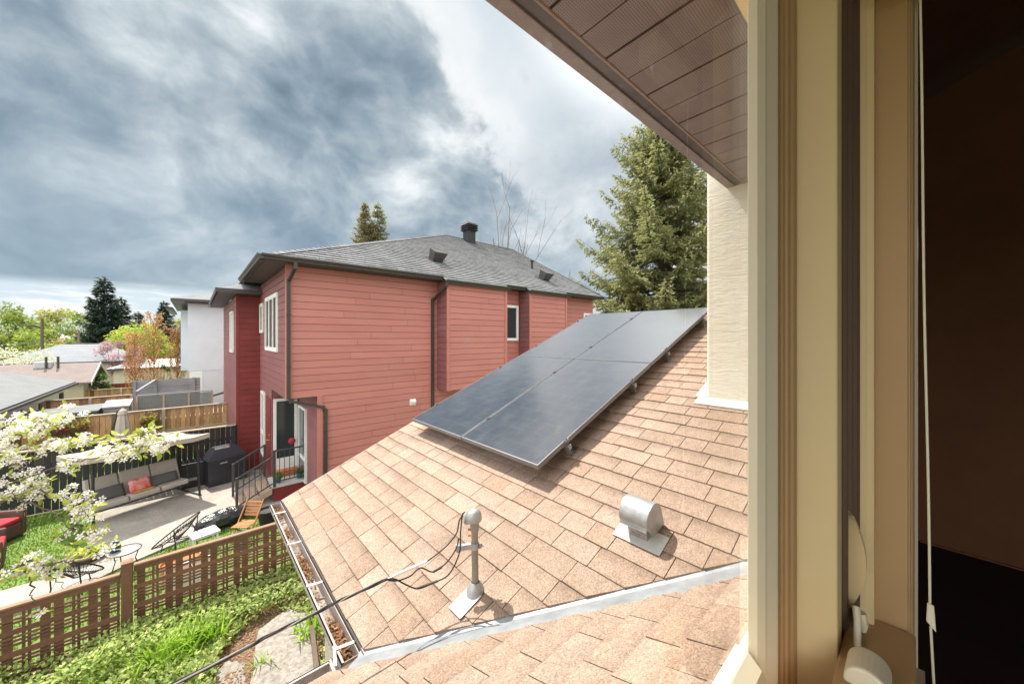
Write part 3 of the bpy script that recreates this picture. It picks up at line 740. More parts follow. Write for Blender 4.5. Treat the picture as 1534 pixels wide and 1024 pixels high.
# ================================================================== THE RED HOUSE NEXT DOOR
rh = thing('red_house', 'two storey red sided house with grey hip roof beyond the solar panels', 'house', (6, 14, 0))
FY, FX = 10.5, 1.75          # side wall plane, facade plane
BY = 9.87                    # face of the two bays
ZS, ZO = 6.47, 3.10          # eave soffit, underside of the cantilevered corner
rr = random.Random(5)
def lap(mb, p, u, L, z0, z1, n, exp=.190, proud=.014):
    """lap siding from point p along u, boards tilted out at the lower edge"""
    p, u, n = Vector(p), Vector(u), Vector(n); z = z0
    while z < z1-.005:
        zt = min(z+exp, z1); a = p.copy(); a.z = z; b = p.copy(); b.z = zt
        x = 0
        while x < L - .01:
            w = min(L-x, 3.66 if x > 0 else rr.uniform(1.2, 3.66)); q0, q1 = a+u*x, a+u*(x+w-.006); r0, r1 = b+u*x, b+u*(x+w-.006)
            t = rr.random()
            up = Vector((0,0,-.012)); mb.face([q0+n*proud, q1+n*proud, r1+n*.006+up, r0+n*.006+up], t); mb.face([q0-n*.0, q1-n*.0, q1+n*proud, q0+n*proud], t); mb.face([r0+n*.006+up, r1+n*.006+up, r1+up, r0+up], t)
            x += w
        z = zt
def wallbox(mb, *a): mb.box(*a)
core = MB()
XB = [(6.0, 8.44), (9.64, 11.79)]; XE = 14.54
mb = MB()
# side wall: upper storey along its whole length, ground floor from the porch nook onwards
lap(mb, (FX,FY,0), (1,0,0), XE-FX, ZO, ZS, (0,-1,0))
lap(mb, (2.46,FY,0), (1,0,0), XE-2.46, ZO-.19*16, ZO, (0,-1,0))
core.box(FX+.01, FY+.0005, ZO, XE-.01, FY+.2, ZS); core.box(2.47, FY+.0005, 0, XE-.01, FY+.2, ZO)
mb.box(XE-.2, FY+.2, 0, XE, 22.5, ZS); mb.box(FX+.2, 22.3, 0, XE, 22.5, ZS)
mb.build('side_wall', M['red'], rh, fix=False)
for i, (xa, xb) in enumerate(XB):
    mb = MB(); lap(mb, (xa,BY,0), (1,0,0), xb-xa, 2.96, ZS-.03, (0,-1,0)); core.box(xa+.005, BY+.002, 2.96, xb-.005, BY+.15, ZS)
    mb.box(xa+.005, BY+.15, 2.962, xb-.005, FY, 3.05)
    b = mb.build('bay', M['red'], rh, fix=False)
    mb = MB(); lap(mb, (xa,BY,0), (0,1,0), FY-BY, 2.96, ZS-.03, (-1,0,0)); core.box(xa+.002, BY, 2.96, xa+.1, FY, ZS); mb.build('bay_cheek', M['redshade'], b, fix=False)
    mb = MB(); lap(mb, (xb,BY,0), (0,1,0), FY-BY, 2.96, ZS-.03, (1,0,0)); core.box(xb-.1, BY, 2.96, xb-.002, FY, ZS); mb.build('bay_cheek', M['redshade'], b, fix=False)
    for xx in (xa-.032, xb-.068): MB().box(xx, BY-.036, 2.955, xx+.1, BY+.0, ZS-.03).build('corner_board', M['red'], b)
# facade towards the back yard
mb = MB()
lap(mb, (FX,FY,0), (0,1,0), 5.0, ZO, ZS, (-1,0,0)); lap(mb, (FX,12.84,0), (0,1,0), 2.7, 0, ZO, (-1,0,0))
core.box(FX+.002, FY+.01, ZO, FX+.2, 15.5, ZS); core.box(FX+.002, 12.85, 0, FX+.2, 15.5, ZO)
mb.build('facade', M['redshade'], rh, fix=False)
mb = MB(); mb.box(FX-.034, FY-.036, ZO-.01, FX+.09, FY-.001, ZS); mb.box(FX-.036, FY-.034, ZO-.01, FX-.001, FY+.09, ZS-.001); mb.build('corner_board', M['red'], rh)
MB().box(2.425, FY-.036, 0, 2.55, FY-.001, ZO).build('corner_board', M['red'], rh)
mb = MB(); mb.box(FX, FY, ZO-.03, 2.47, 12.84, ZO-.002); mb.build('overhang_ceiling', M['darksoffit'], rh)
# porch nook under the corner
mb = MB(); lap(mb, (2.46,FY,0), (0,1,0), 2.3, 0, ZO-.03, (-1,0,0)); mb.box(2.462, FY+.2, 0, 2.6, 12.8, ZO-.03)
lap(mb, (FX,12.80,0), (1,0,0), .72, 0, ZO-.03, (0,-1,0)); mb.box(FX+.2, 12.805, 0, 2.6, 12.95, ZO-.03)
mb.build('nook_wall', M['redshade'], rh, fix=False)
# second half of the building steps forward
WY, WX = 15.42, 1.08
mb = MB(); lap(mb, (WX,WY,0), (1,0,0), FX-WX, 0, 6.1, (0,-1,0)); core.box(WX+.01, WY+.002, 0, FX+.2, WY+.15, 6.1)
mb.box(WX-.012, WY-.018, 0, WX+.08, WY, 6.1); mb.build('wing_wall', M['maroon'], rh, fix=False)
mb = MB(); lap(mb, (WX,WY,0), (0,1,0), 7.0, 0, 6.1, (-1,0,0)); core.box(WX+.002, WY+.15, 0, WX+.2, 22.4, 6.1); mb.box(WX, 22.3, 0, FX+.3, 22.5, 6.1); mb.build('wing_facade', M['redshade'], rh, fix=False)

core.build('wall_core', M['darkmetal'], rh)
def framed(name, o, u, w, h, fw=.07, parent=rh, n=None, mull=(), hm=(), pane='glassdark', depth=.05, fm='white', label=None):
    """window: frame proud of the wall with panes; o lower corner, u along the wall, n outward"""
    o, u, n = Vector(o), Vector(u), Vector(n); z = Vector((0,0,1))
    mb = MB()
    def blk(a0, a1, b0, b1, d0, d1):
        mb.hexa([o+u*a0+z*b0+n*d0, o+u*a1+z*b0+n*d0, o+u*a1+z*b0+n*d1, o+u*a0+z*b0+n*d1, o+u*a0+z*b1+n*d0, o+u*a1+z*b1+n*d0, o+u*a1+z*b1+n*d1, o+u*a0+z*b1+n*d1])
    blk(0, fw, 0, h, .0, depth); blk(w-fw, w, 0, h, 0, depth); blk(fw, w-fw, 0, fw, 0, depth); blk(fw, w-fw, h-fw, h, 0, depth)
    for m_ in mull: blk(m_-fw*.4, m_+fw*.4, fw, h-fw, 0, depth-.005)
    for m_ in hm: blk(fw, w-fw, m_-fw*.6, m_+fw*.6, 0, depth-.004)
    f = mb.build(name, M[fm], parent)
    xs = [0] + list(mull) + [w]; 
    m2 = MB()
    m2.face([o+u*fw+z*fw+n*.02, o+u*(w-fw)+z*fw+n*.02, o+u*(w-fw)+z*(h-fw)+n*.02, o+u*fw+z*(h-fw)+n*.02])
    m2.build('glass', M[pane], f)
    return f
# facade windows (upper floor): a triple and a slim one
framed('window', (FX-.01,11.75,4.24), (0,1,0), 2.2, 1.66, .12, n=(-1,0,0), mull=(.76,1.46), pane='glassgrey', depth=.04)
framed('window', (FX-.01,14.55,4.80), (0,1,0), .72, 1.0, .11, n=(-1,0,0), pane='glassgrey', depth=.04)
# ground floor: slim window, door, nook window, tall side light
framed('window', (FX-.01,14.15,.75), (0,1,0), .62, 2.10, .07, n=(-1,0,0), hm=(.75,), pane='glassgrey', depth=.06)
d = MB().box(FX-.03, 12.98, .49, FX, 13.93, 2.78).build('door', M['maroon'], rh)
MB().tube([(FX-.031,13.12,1.52),(FX-.08,13.12,1.52),(FX-.08,13.22,1.52)], .012, 8).build('handle', M['yellowcloth'], d); MB().tube([(FX-.031,13.12,1.68),(FX-.05,13.12,1.68)], .025, 10).build('lock', M['yellowcloth'], d)
nw = framed('window', (FX+.02,12.795,.50), (1,0,0), .62, 2.30, .075, n=(0,-1,0), hm=(.46,), pane='glassdark', depth=.06)
MB().box(FX+.10, 12.742, .575, FX+.565, 12.76, .92).build('lower_panel', M['white'], nw)
framed('window', (2.45,11.72,.42), (0,1,0), .98, 2.16, .065, n=(-1,0,0), hm=(.66,), pane='glassgrey', depth=.06)
# bay recess window and the far one
framed('window', (8.70,FY-.022,4.52), (1,0,0), .86, 1.37, .10, n=(0,-1,0), pane='glassdark', depth=.06)
framed('window', (13.75,FY-.022,4.62), (1,0,0), .62, 1.17, .09, n=(0,-1,0), pane='glassgrey', depth=.06)
framed('window', (WX-.01,16.4,4.1), (0,1,0), 1.2, 1.5, .07, n=(-1,0,0), mull=(.6,), pane='glassgrey', depth=.06)
# dryer hood on the side wall
q = atY(618, 602, FY)
MB().hexa([(q.x-.10,FY-.03,q.z-.10),(q.x+.10,FY-.03,q.z-.10),(q.x+.10,FY,q.z-.10),(q.x-.10,FY,q.z-.10),(q.x-.09,FY-.10,q.z+.02),(q.x+.09,FY-.10,q.z+.02),(q.x+.10,FY,q.z+.11),(q.x-.10,FY,q.z+.11)]).build('wall_vent', M['white'], rh, bevel=.01)
# --- roof
EY, EX = 10.02, 1.20; EZ = 6.56
RYr, RX0, RX1, RZ = 16.5, 9.82, 14.22, 10.02
PR = (RZ-EZ)/(RYr-EY); ap = math.atan(PR); cp2, sp2 = math.cos(ap), math.sin(ap)
mb = MB()
rs = random.Random(3)
vl = (RYr-EY)/cp2
hipk = (RX0-EX)/vl
# near slope: clipped by the hip on the left; two lower tongues over the bays
shingles(mb, (0,EY,EZ), (1,0,0), (0,cp2,sp2), (0,-sp2,cp2), EX, XE+.12, 0, vl, [(-1, hipk, -EX), (1,.0,XE+.12)], widths=(.17,.22,.28,.34,.40), exp=.20, th=.030, gap=.012, rnd=rs)
for xa, xb in XB:
    v0 = -(EY-9.80)/cp2
    shingles(mb, (0,EY,EZ), (1,0,0), (0,cp2,sp2), (0,-sp2,cp2), xa-.10, xb+.10, v0, 0.0, widths=(.22,.28,.34), exp=.12, th=.012, gap=.004, rnd=rs)
roofr = mb.build('roof', M['greyshingle'], rh, fix=False)
# hip end towards the yard
lx = RX0-EX; hl = math.hypot(lx, RZ-EZ); hc, hs = lx/hl, (RZ-EZ)/hl
mb = MB()
k1 = (RYr-EY)/hl
shingles(mb, (EX,0,EZ), (0,-1,0), (hc,0,hs), (-hs,0,hc), -22.98, -EY, 0, hl, [(1, k1, -EY), (-1, k1, 22.98)], widths=(.3,.4,.5), exp=.2, rnd=rs)
mb.build('hip_end', M['greyshingle'], roofr, fix=False)
mb = MB(); e = -.012
P_ = [(EX,EY,EZ+e),(XE+.1,EY,EZ+e),(RX1,RYr,RZ+e),(RX0,RYr,RZ+e),(EX,22.98,EZ+e),(XE+.1,22.98,EZ+e)]
mb.face([P_[0],P_[1],(XE+.1,RYr,RZ+e),P_[3]]); mb.face([P_[4],P_[0],P_[3]]); mb.face([P_[3],(XE+.1,RYr,RZ+e),P_[5],P_[4]])
mb.build('roof_deck', M['greyunder'], roofr)
mb = MB()
y = 0
def caps(mb, a, b, w=.14):
    a, b = Vector(a), Vector(b); L = (b-a).length; d = (b-a)/L; s = d.cross(Vector((0,0,1))).normalized(); x = 0
    while x < L-.05:
        p, q = a+d*x, a+d*min(L, x+.2); t = rs.random()
        for k in (1, -1): mb.face([p+Vector((0,0,.035)), p+s*k*w+Vector((0,0,-.02)), q+s*k*w+Vector((0,0,-.03)), q+Vector((0,0,.022))], t)
        x += .19
caps(mb, (EX,EY,EZ+.01), (RX0,RYr,RZ+.01)); caps(mb, (RX0,RYr,RZ), (XE+.1,RYr,RZ)); mb.build('ridge_cap', M['greyshingle'], roofr, fix=False)
# gable rake at the far end
mb = MB()
mb.hexa([(XE+.10,EY-.1,EZ-.14),(XE+.13,EY-.1,EZ-.14),(XE+.13,RYr,RZ-.14),(XE+.10,RYr,RZ-.14),(XE+.10,EY-.1,EZ+.01),(XE+.13,EY-.1,EZ+.01),(XE+.13,RYr,RZ+.02),(XE+.10,RYr,RZ+.02)])
mb.extrude([(XE-.02,FY,ZS-.1),(XE-.02,22.4,ZS-.1),(XE-.02,RYr,RZ-.1)], (.06,0,0))
mb.build('gable', M['darkmetal'], roofr)
# wing roof: small hip over the projecting half
mb = MB(); wz = 6.22; wx0, wy0 = WX-.55, WY-.62
mb.face([(wx0,wy0,wz),(EX+1.3,wy0,wz),(EX+1.3,wy0+2.2,wz+.75),(wx0+1.9,wy0+1.9,wz+.75)]); mb.face([(wx0,23,wz),(wx0,wy0,wz),(wx0+1.9,wy0+1.9,wz+.75),(wx0+1.9,21,wz+.75)])
mb.face([(wx0+1.9,wy0+1.9,wz+.75),(EX+1.3,wy0+2.2,wz+.75),(EX+1.3,21,wz+.75),(wx0+1.9,21,wz+.75)])
mb.build('wing_roof', M['greyshingle'], roofr, fix=False)
# eaves: soffit, fascia gutter
mb = MB()
mb.box(EX+.05, EY+.02, ZS, FX-.0, 14.8, ZS+.02); mb.box(FX, EY+.02, ZS, XE, FY-.0, ZS+.02)
for xa, xb in XB: mb.box(xa-.09, 9.80, ZS-.06, xb+.09, EY+.018, ZS-.04)
mb.box(wx0+.04, wy0+.04, 6.105, EX+1.0, WY-.02, 6.125); mb.box(wx0+.04, WY-.02, 6.105, WX-.015, 23, 6.125)
mb.build('soffit', M['darksoffit'], rh)
def kgutter(mb, a, b, out, top, h=.125, w=.12):
    """closed-looking eave gutter: stepped profile from a to b"""
    a, b, o = Vector((a[0],a[1],0)), Vector((b[0],b[1],0)), Vector(out); z = Vector((0,0,1))
    pr = [(0,top),(0,top-h),(w*.62,top-h),(w*.72,top-h*.62),(w*.92,top-h*.42),(w,top-.03),(w,top),(w-.012,top),(w-.012,top-.02),(.012,top-.02),(.012,top)]
    mb.extrude([a+o*x+z*q for x, q in pr], b-a)
xs = []
mb = MB(); gy = EY-.01
kgutter(mb, (EX-.05,gy), (XB[0][0]-.12,gy), (0,-1,0), EZ+.02); mb.build('gutter', M['downpipe'], rh)
for a, b in ((XB[0][1]+.10, XB[1][0]-.10), (XB[1][1]+.10, XE+.12)):
    mb = MB(); kgutter(mb, (a,gy), (b,gy), (0,-1,0), EZ+.01); mb.build('gutter', M['downpipe'], rh)
for xa, xb in XB:
    mb = MB(); kgutter(mb, (xa-.12,9.79), (xb+.12,9.79), (0,-1,0), EZ-.11); mb.box(xa-.10, 9.792, EZ-.20, xb+.10, 9.812, EZ-.115); mb.build('gutter', M['downpipe'], rh)
mb = MB(); kgutter(mb, (EX-.01,14.75), (EX-.01,EY-.10), (-1,0,0), EZ+.02); mb.build('gutter', M['downpipe'], rh)
mb = MB(); mb.box(EX, EY-.005, EZ-.12, XE+.1, EY+.018, EZ-.004); mb.box(EX, EY+.02, EZ-.12, EX+.02, 14.8, EZ-.004); mb.build('fascia', M['darkmetal'], rh)
mb = MB(); mb.box(wx0-.03, wy0-.03, wz-.12, EX+1.2, wy0, wz+.015); mb.box(wx0-.03, wy0, wz-.12, wx0, 23, wz+.015); mb.build('wing_fascia', M['darkmetal'], rh)
# downspouts
def spout(pts, s=.075):
    mb = MB()
    for a, b in zip(pts, pts[1:]): mb.bar(a, b, s, s*.8)
    for p in pts[1:-1]: mb.obox(p, (s*1.05, s*1.05, s*1.05))
    return mb
c = (FX+.02, FY-.06)
o = spout([(c[0]+.06,EY-.06,EZ-.10),(c[0]+.06,EY-.06,EZ-.22),(c[0],c[1],EZ-.50),(c[0],c[1],ZO+.05),(c[0]+.05,c[1],ZO-.06),(2.56,c[1],ZO-.30),(2.62,c[1],ZO-.40),(2.62,c[1],.1)])
o.build('downspout', M['downpipe'], rh)
o = spout([(XB[0][0]-.10,9.74,EZ-.2),(XB[0][0]-.10,9.76,EZ-.30),(5.80,FY-.06,EZ-.72),(5.80,FY-.06,.1)], .085); o.build('downspout', M['downpipe'], rh)
for zz in (3.9, 5.2): MB().box(c[0]-.05, c[1]-.045, zz, c[0]+.05, FY-.012, zz+.03).build('spout_strap', M['downpipe'], rh)

# roof vents on the grey roof
def onroof(px, py):              # point of the grey slope behind a photo position
    r = ray(px, py); n = Vector((0,-sp2,cp2)); t = n.dot(Vector((0,EY,EZ))-EYE)/n.dot(r); return EYE+r*t
def box_vent(px, py, label):
    p = onroof(px, py); v = thing('roof_vent', label, 'roof vent', p, 0, 'flared black box vents on the grey roof')
    v.rotation_euler = (ap, 0, 0)
    mb = MB(); a, b, h = .20, .28, .38
    mb.hexa([(-a,-.15,0),(a,-.15,0),(a,.15,0),(-a,.15,0),(-a-.02,-.26,h),(b,-.26,h),(b,.20,h),(-a-.02,.20,h)]); mb.build('hood', M['darkmetal'], v, world=False, bevel=.012)
    mb = MB(); mb.box(-.30,-.22,.012,.30,.34,.024); mb.build('base_plate', M['greyunder'], v, world=False)
    mb = MB(); mb.box(-.225,-.268,h+.001,b+.006,.205,h+.02); mb.build('lid', M['darkmetal'], v, world=False)
    return v
box_vent(652, 391, 'flared black box vent on the grey roof above the first downspout'); box_vent(814, 419, 'flared black box vent low on the far part of the grey roof')
p = onroof(703, 363); v = thing('roof_vent', 'tall black louvred roof vent standing near the grey ridge', 'roof vent', p)
MB().box(-.24,-.24,-.2,.24,.24,.60).build('stack', M['black'], v, world=False)
mb = MB()
for i in range(4): z = .60+i*.095; mb.hexa([(-.36,-.36,z),(.36,-.36,z),(.36,.36,z),(-.36,.36,z),(-.30,-.30,z+.06),(.30,-.30,z+.06),(.30,.30,z+.06),(-.30,.30,z+.06)])
mb.box(-.28,-.28,.60,.28,.28,.98); mb.build('louvre', M['black'], v, world=False)
p = onroof(797, 403); v = thing('roof_vent', 'thin black vent pipe beside the far box vent on the grey roof', 'vent pipe', p)
MB().tube([(0,0,-.1),(0,0,.38)], .06, 12).build('pipe', M['black'], v, world=False); MB().lathe([(.09,.36),(.09,.44),(0,.46)], (0,0,0), 12).build('cap', M['black'], v, world=False)

# landing, steps and railings of the porch
pl = thing('porch_steps', 'wooden porch landing and three steps with black metal railings', 'steps', (1.7,12.3,0))
mb = MB(); mb.box(1.62, 11.92, .43, 2.45, 12.78, .49)
mb.build('landing', M['whitemetal'], pl)
MB().box(1.66, 11.94, 0, 2.45, 12.0, .43).build('skirt', M['maroon'], pl)
for i, z in enumerate((.345, .20, .06)):
    mb = MB()
    for k in range(2): mb.box(1.62-.27*(i+1)+.135*k+.004, 11.93, z-.04, 1.62-.27*(i+1)+.135*(k+1), 13.15, z)
    mb.build('tread', M['paledeck'], pl)
mb = MB(); mb.hexa([(1.62,11.88,.30),(1.62,11.92,.30),(.80,11.92,-.02),(.80,11.88,-.02),(1.62,11.88,.46),(1.62,11.92,.46),(.80,11.92,.10),(.80,11.88,.10)]); mb.build('stringer', M['paledeck'], pl)
def railing(a, b, h, n, post_a=True, post_b=True, name='railing'):
    a, b = Vector(a), Vector(b); z = Vector((0,0,1)); mb = MB()
    mb.bar(a+z*h, b+z*h, .05, .035); mb.bar(a+z*.12, b+z*.12, .03, .025)
    for i in range(1, n):
        p = a.lerp(b, i/n); mb.bar(p+z*.12, p+z*h, .016, .016)
    o = mb.build(name, M['darkmetal'], pl)
    for f, p in ((post_a, a), (post_b, b)):
        if f: MB().box(p.x-.03, p.y-.03, p.z-.02, p.x+.03, p.y+.03, p.z+h+.02).build('post', M['darkmetal'], o)
railing((1.68,11.93,.49), (2.41,11.93,.49), .98, 6, True, False)
railing((1.64,11.91,.46), (.84,11.91,.06), .86, 6, False, True)
railing((1.60,13.12,.46), (.84,13.12,.06), .92, 6, True, True)
# things on the landing
fp = thing('flower_box', 'orange flower box with red blooms under the porch window', 'planter', (2.1,12.62,.49))
MB().hexa([(1.85,12.55,.50),(2.35,12.55,.50),(2.35,12.70,.50),(1.85,12.70,.50),(1.82,12.52,.68),(2.38,12.52,.68),(2.38,12.73,.68),(1.82,12.73,.68)]).build('trough', M['terra'], fp)
for px_, lab in ((1.80, 'small green pot on the porch landing by the steps'), (2.33, 'small green pot at the wall end of the porch landing')):
    g = thing('plant_pot', lab, 'pot', (px_,12.15,.49), 0, 'green pots on the landing')
    MB().lathe([(.06,0),(.085,.14),(.09,.15),(.075,.15),(.07,.12),(0,.12)], (0,0,0), 14).build('pot', M['teal'], g, world=False)
    mb = MB()
    for i in range(60):
        a, e2, r0 = rr.uniform(0,6.28), rr.uniform(.2,1.4), rr.uniform(.08,.17); c0 = Vector((math.cos(a)*math.cos(e2)*r0, math.sin(a)*math.cos(e2)*r0, .13+math.sin(e2)*r0))
        s = Vector((rr.uniform(-1,1),rr.uniform(-1,1),rr.uniform(-1,1))).normalized()*.04; u = s.orthogonal().normalized()*.02
        mb.face([c0-s, c0+u, c0+s, c0-u], rr.random())
    mb.build('leaves', M['cedarleaf'], g, world=False, fix=False)
q = atY(437, 660, 12.70)
rb = thing('red_lantern', 'round red lantern hanging inside the porch window', 'lantern', (q.x, 12.70, q.z-.1))
MB().lathe([(0,-.0),(.07,.03),(.10,.10),(.07,.17),(.02,.20),(0,.2)], (0,0,0), 16).build('globe', M['redcush'], rb, world=False, smooth=True)
MB().tube([(0,0,.2),(0,0,.75)], .006, 6).build('cord', M['black'], rb, world=False)
# ================================================================== GROUND
def sheet(name, poly, z, m, th=.02):
    mb = MB(); mb.face([(x, y, z) for x, y in poly])
    if th: 
        n = len(poly)
        for i in range(n):
            a, b = poly[i], poly[(i+1)%n]; mb.face([(a[0],a[1],z-th),(b[0],b[1],z-th),(b[0],b[1],z),(a[0],a[1],z)])
    o = mb.build(name, M[m], fix=False); o['kind'] = 'structure'; return o
BIG = 900
sheet('ground', [(-BIG,-BIG),(BIG,-BIG),(BIG,BIG),(-BIG,BIG)], 0, 'groundgreen', 0)
sheet('lawn', [(-9,8.2),(1.75,8.2),(1.75,15.3),(-9,15.3)], .008, 'lawn')
sheet('patio', [(-1.95,10.0),(-.9,10.72),(.43,11.36),(1.0,11.62),(2.45,11.86),(2.45,15.3),(-2.0,15.3),(-1.75,11.9),(-1.95,11.1)], .05, 'concrete', .06)
sheet('garden_path', [(-9,9.6),(-1.956,10.0),(-1.956,11.05),(-9,11.0)], .05, 'concrete', .06)
sheet('neighbour_yard', [(-4.6,15.6),(1.0,15.6),(1.0,34),(-4.6,34)], .008, 'lawn')
sheet('alley', [(-11.5,-20),(-8.2,-20),(-8.2,80),(-11.5,80)], .012, 'asphalt')
# garden bed on our side of the lattice fence: a low bank with some relief
BEDZ = .30
mb = MB(); nx, ny = 60, 60
def bedh(x, y): return BEDZ + .05*mnoise.noise(Vector((x*1.3, y*1.3, 0))) + .025*mnoise.noise(Vector((x*4, y*4, 3))) - .10*max(0, 3.4-y)/2
g = [[(-4+8*i/nx*.66, 2.0+5.7*j/ny) for i in range(nx+1)] for j in range(ny+1)]
for j in range(ny):
    for i in range(nx):
        mb.face([(x, y, bedh(x, y)) for x, y in (g[j][i], g[j][i+1], g[j+1][i+1], g[j+1][i])])
o = mb.build('garden_bed', M['soil'], smooth=True, fix=False); o['kind'] = 'structure'
rv = random.Random(21)
def bedpx(px, py, z=.32): return atZ(px, py, z)
# flagstones
def slab(pxs, label, z=.36, th=.10, seed=1):
    r = random.Random(seed); P = [atZ(a, b, z) for a, b in pxs]
    Q = []
    for i in range(len(P)):
        a, b = P[i], P[(i+1)%len(P)]
        for k in range(4):
            c = a.lerp(b, k/4); Q.append(Vector((c.x+r.uniform(-.025,.025), c.y+r.uniform(-.025,.025), z)))
    cen = sum(Q, Vector())/len(Q)
    mb = MB(); n = len(Q)
    rings = [1.0, .97, .8, .5, .2]
    V = [[cen+(q-cen)*k+Vector((0,0,(-th if ri == 0 else (-.012 if ri == 1 else 0)) + (0 if ri < 2 else .012*mnoise.noise(((q-cen)*k+cen)*7)))) for q in Q] for ri, k in enumerate(rings)]
    for a, b in zip(V, V[1:]):
        for i in range(n): mb.face([a[i], a[(i+1)%n], b[(i+1)%n], b[i]])
    mb.face(V[-1])
    o = mb.build('stepping_stone', M['stone'], smooth=True); tag(o, label, 'stone')
    return o
s1 = slab([(388,938),(432,908),(462,915),(470,985),(474,1024),(440,1040),(372,1045),(377,985)], 'large pale flagstone in the garden bed below the gutter', seed=4)
s2 = slab([(322,1002),(345,985),(368,990),(366,1040),(318,1044)], 'small flagstone at the bottom edge of the garden, left of the large one', z=.33, seed=7)

def leafscatter(mb, n, pos, size, r, up=.5, aspect=.55, bend=.0):
    """n little pointed leaves; pos() gives a point"""
    for _ in range(n):
        c = pos(); s = size*r.uniform(.6, 1.3)
        a = r.uniform(0, 6.283); e = r.uniform(-.4, 1.2)*up
        d = Vector((math.cos(a)*math.cos(e), math.sin(a)*math.cos(e), math.sin(e)))
        w = d.cross(Vector((r.uniform(-.5,.5), r.uniform(-.5,.5), 1))).normalized()
        t = r.random()
        k = c + d*s*.5; mb.face([c, k+w*s*aspect*.5, c+d*s+Vector((0,0,-bend*s)), k-w*s*aspect*.5], t)
# ground cover: leafy mounds over the bed, denser along the fence
def coverpos():
    while True:
        x, y = rv.uniform(-2.7, 1.75), rv.uniform(4.4, 7.5)
        k = mnoise.noise(Vector((x*1.1+3, y*1.1, 5)))
        # bare strip by the stones
        p = Vector((x, y, 0)); dens = .55 + .9*k + (.30 if y > 6.2 else .1)
        u = (x - .80)/.62; v = (y-5.75)/.95
        if u*u+v*v < 1.0: dens -= 1.2
        if rv.random() < dens:
            h = max(.0, .13+.16*k+(.14 if y > 6.7 else 0))
            return Vector((x, y, bedh(x, y)+rv.random()**.6*h+.01))
mb = MB(); leafscatter(mb, 26000, coverpos, .058, rv, .9, .62)
o = mb.build('ground_cover', M['groundcover'], fix=False); tag(o, 'low leafy plants covering the garden bed beside the lattice fence', 'ground cover', kind='stuff')
mb = MB()
def litter():
    x, y = rv.uniform(-.2, 1.6), rv.uniform(4.4, 7.0); return Vector((x, y, bedh(x, y)+.012))
leafscatter(mb, 5000, litter, .035, rv, .2, .5); o = mb.build('leaf_litter', M['deadleaf'], fix=False); tag(o, 'dry brown leaf litter on the bare garden soil', 'leaf litter', kind='stuff')
def clump(px, py, n, L, label, w=.016):
    c = atZ(px, py, .30); t = thing('strap_leaf_plant', label, 'plant', (c.x, c.y, .28), 0, 'strap leaved plants in the garden')
    mb = MB()
    for i in range(n):
        a = rv.uniform(0, 6.283); rr_ = rv.random()**.5*L*.45; b = Vector((math.cos(rv.uniform(0,6.28))*rr_, math.sin(rv.uniform(0,6.28))*rr_, 0))
        l = L*rv.uniform(.6, 1.1); lean = rv.uniform(.25, .8); d = Vector((math.cos(a), math.sin(a), 0)); s = Vector((-math.sin(a), math.cos(a), 0))
        prev = None; tt = rv.random()
        for k in range(6):
            f = k/5; p = b + d*(l*lean*f*f*.9) + Vector((0,0,l*(f-.42*lean*f*f*1.2))); ww = w*(1-f**2.2)*.9+.001
            cur = (p-s*ww, p+s*ww)
            if prev: mb.face([prev[0], prev[1], cur[1], cur[0]], tt)
            prev = cur
    mb.build('leaves', M['daylily'], t, world=False, fix=False)
clump(268, 985, 120, .55, 'broad clump of lime strap leaves in the middle of the bed'); clump(312, 962, 80, .45, 'strap leaved clump nearest the bare stony patch')
clump(232, 1010, 110, .52, 'strap leaved clump at the bottom of the view'); clump(160, 1015, 60, .40, 'smaller strap leaved clump near the lower fence rail', .013)
clump(395, 1000, 18, .28, 'few thin strap leaves growing between the flagstones', .010); clump(462, 952, 40, .40, 'strap leaves squeezed under the gutter beside the mesh panel')
# lawn grass
mb = MB()
def lawnpos():
    while True:
        x, y = rv.uniform(-7, 1.7), rv.uniform(8.4, 15.2)
        if -1.95 < x and y > 10.72+ (x+.9)*.48: continue
        if x <= -1.9 and 9.9 < y < 11.02: continue
        return Vector((x, y, .008))
for _ in range(26000):
    c = lawnpos(); a = rv.uniform(0, 6.283); h = rv.uniform(.03, .06); s = Vector((math.cos(a), math.sin(a), 0))*.012; l = Vector((rv.uniform(-.03,.03), rv.uniform(-.03,.03), h))
    mb.face([c-s, c+s, c+l], rv.random())
o = mb.build('grass', M['grass'], fix=False); tag(o, 'short green grass of the neighbouring back lawn', 'grass', kind='stuff')

# ================================================================== FENCES
def lattice(x0, x1, y, zb, zt, label):
    t = thing('lattice_fence', label, 'fence', ((x0+x1)/2, y, zb), 0, 'brown lattice fence panels')
    mb = MB()
    z = zt - .02
    for sl, gp in ((.085,.062),(.026,.020),(.026,.062),(.070,.022),(.026,.022),(.026,.022),(.026,.060),(.080,.022),(.026,.020),(.026,.060),(.026,.020),(.075,.022),(.026,.022),(.026,.060),(.080,.022),(.026,.020),(.026,.06),(.10,.02)):
        if z - sl < zb: break
        mb.box(x0, y-.010, z-sl, x1, y+.008, z, rv.random()); z -= sl+gp
    hs = mb.build('horizontal_slats', M['lattice'], t)
    mb = MB(); x = x0+.03
    while x < x1-.05:
        for w, g_ in ((.085,.070),(.026,.020),(.026,.072),(.085,.028)):
            if x+w > x1: break
            mb.box(x, y+.0085, zb, x+w, y+.026, zt-.02, rv.random()); x += w+g_
    mb.build('vertical_slats', M['lattice'], t)
    MB().box(x0, y-.03, zt-.019, x1, y+.045, zt+.004).build('cap', M['lattop'], t)
    MB().box(x0, y-.022, zb-.22, x1, y-.0105, zb-.03).build('bottom_board', M['lattice'], t)
FYL = 7.6
lattice(-.66, 2.4, FYL, .34, 1.335, 'brown lattice fence panel between the square post and the gutter')
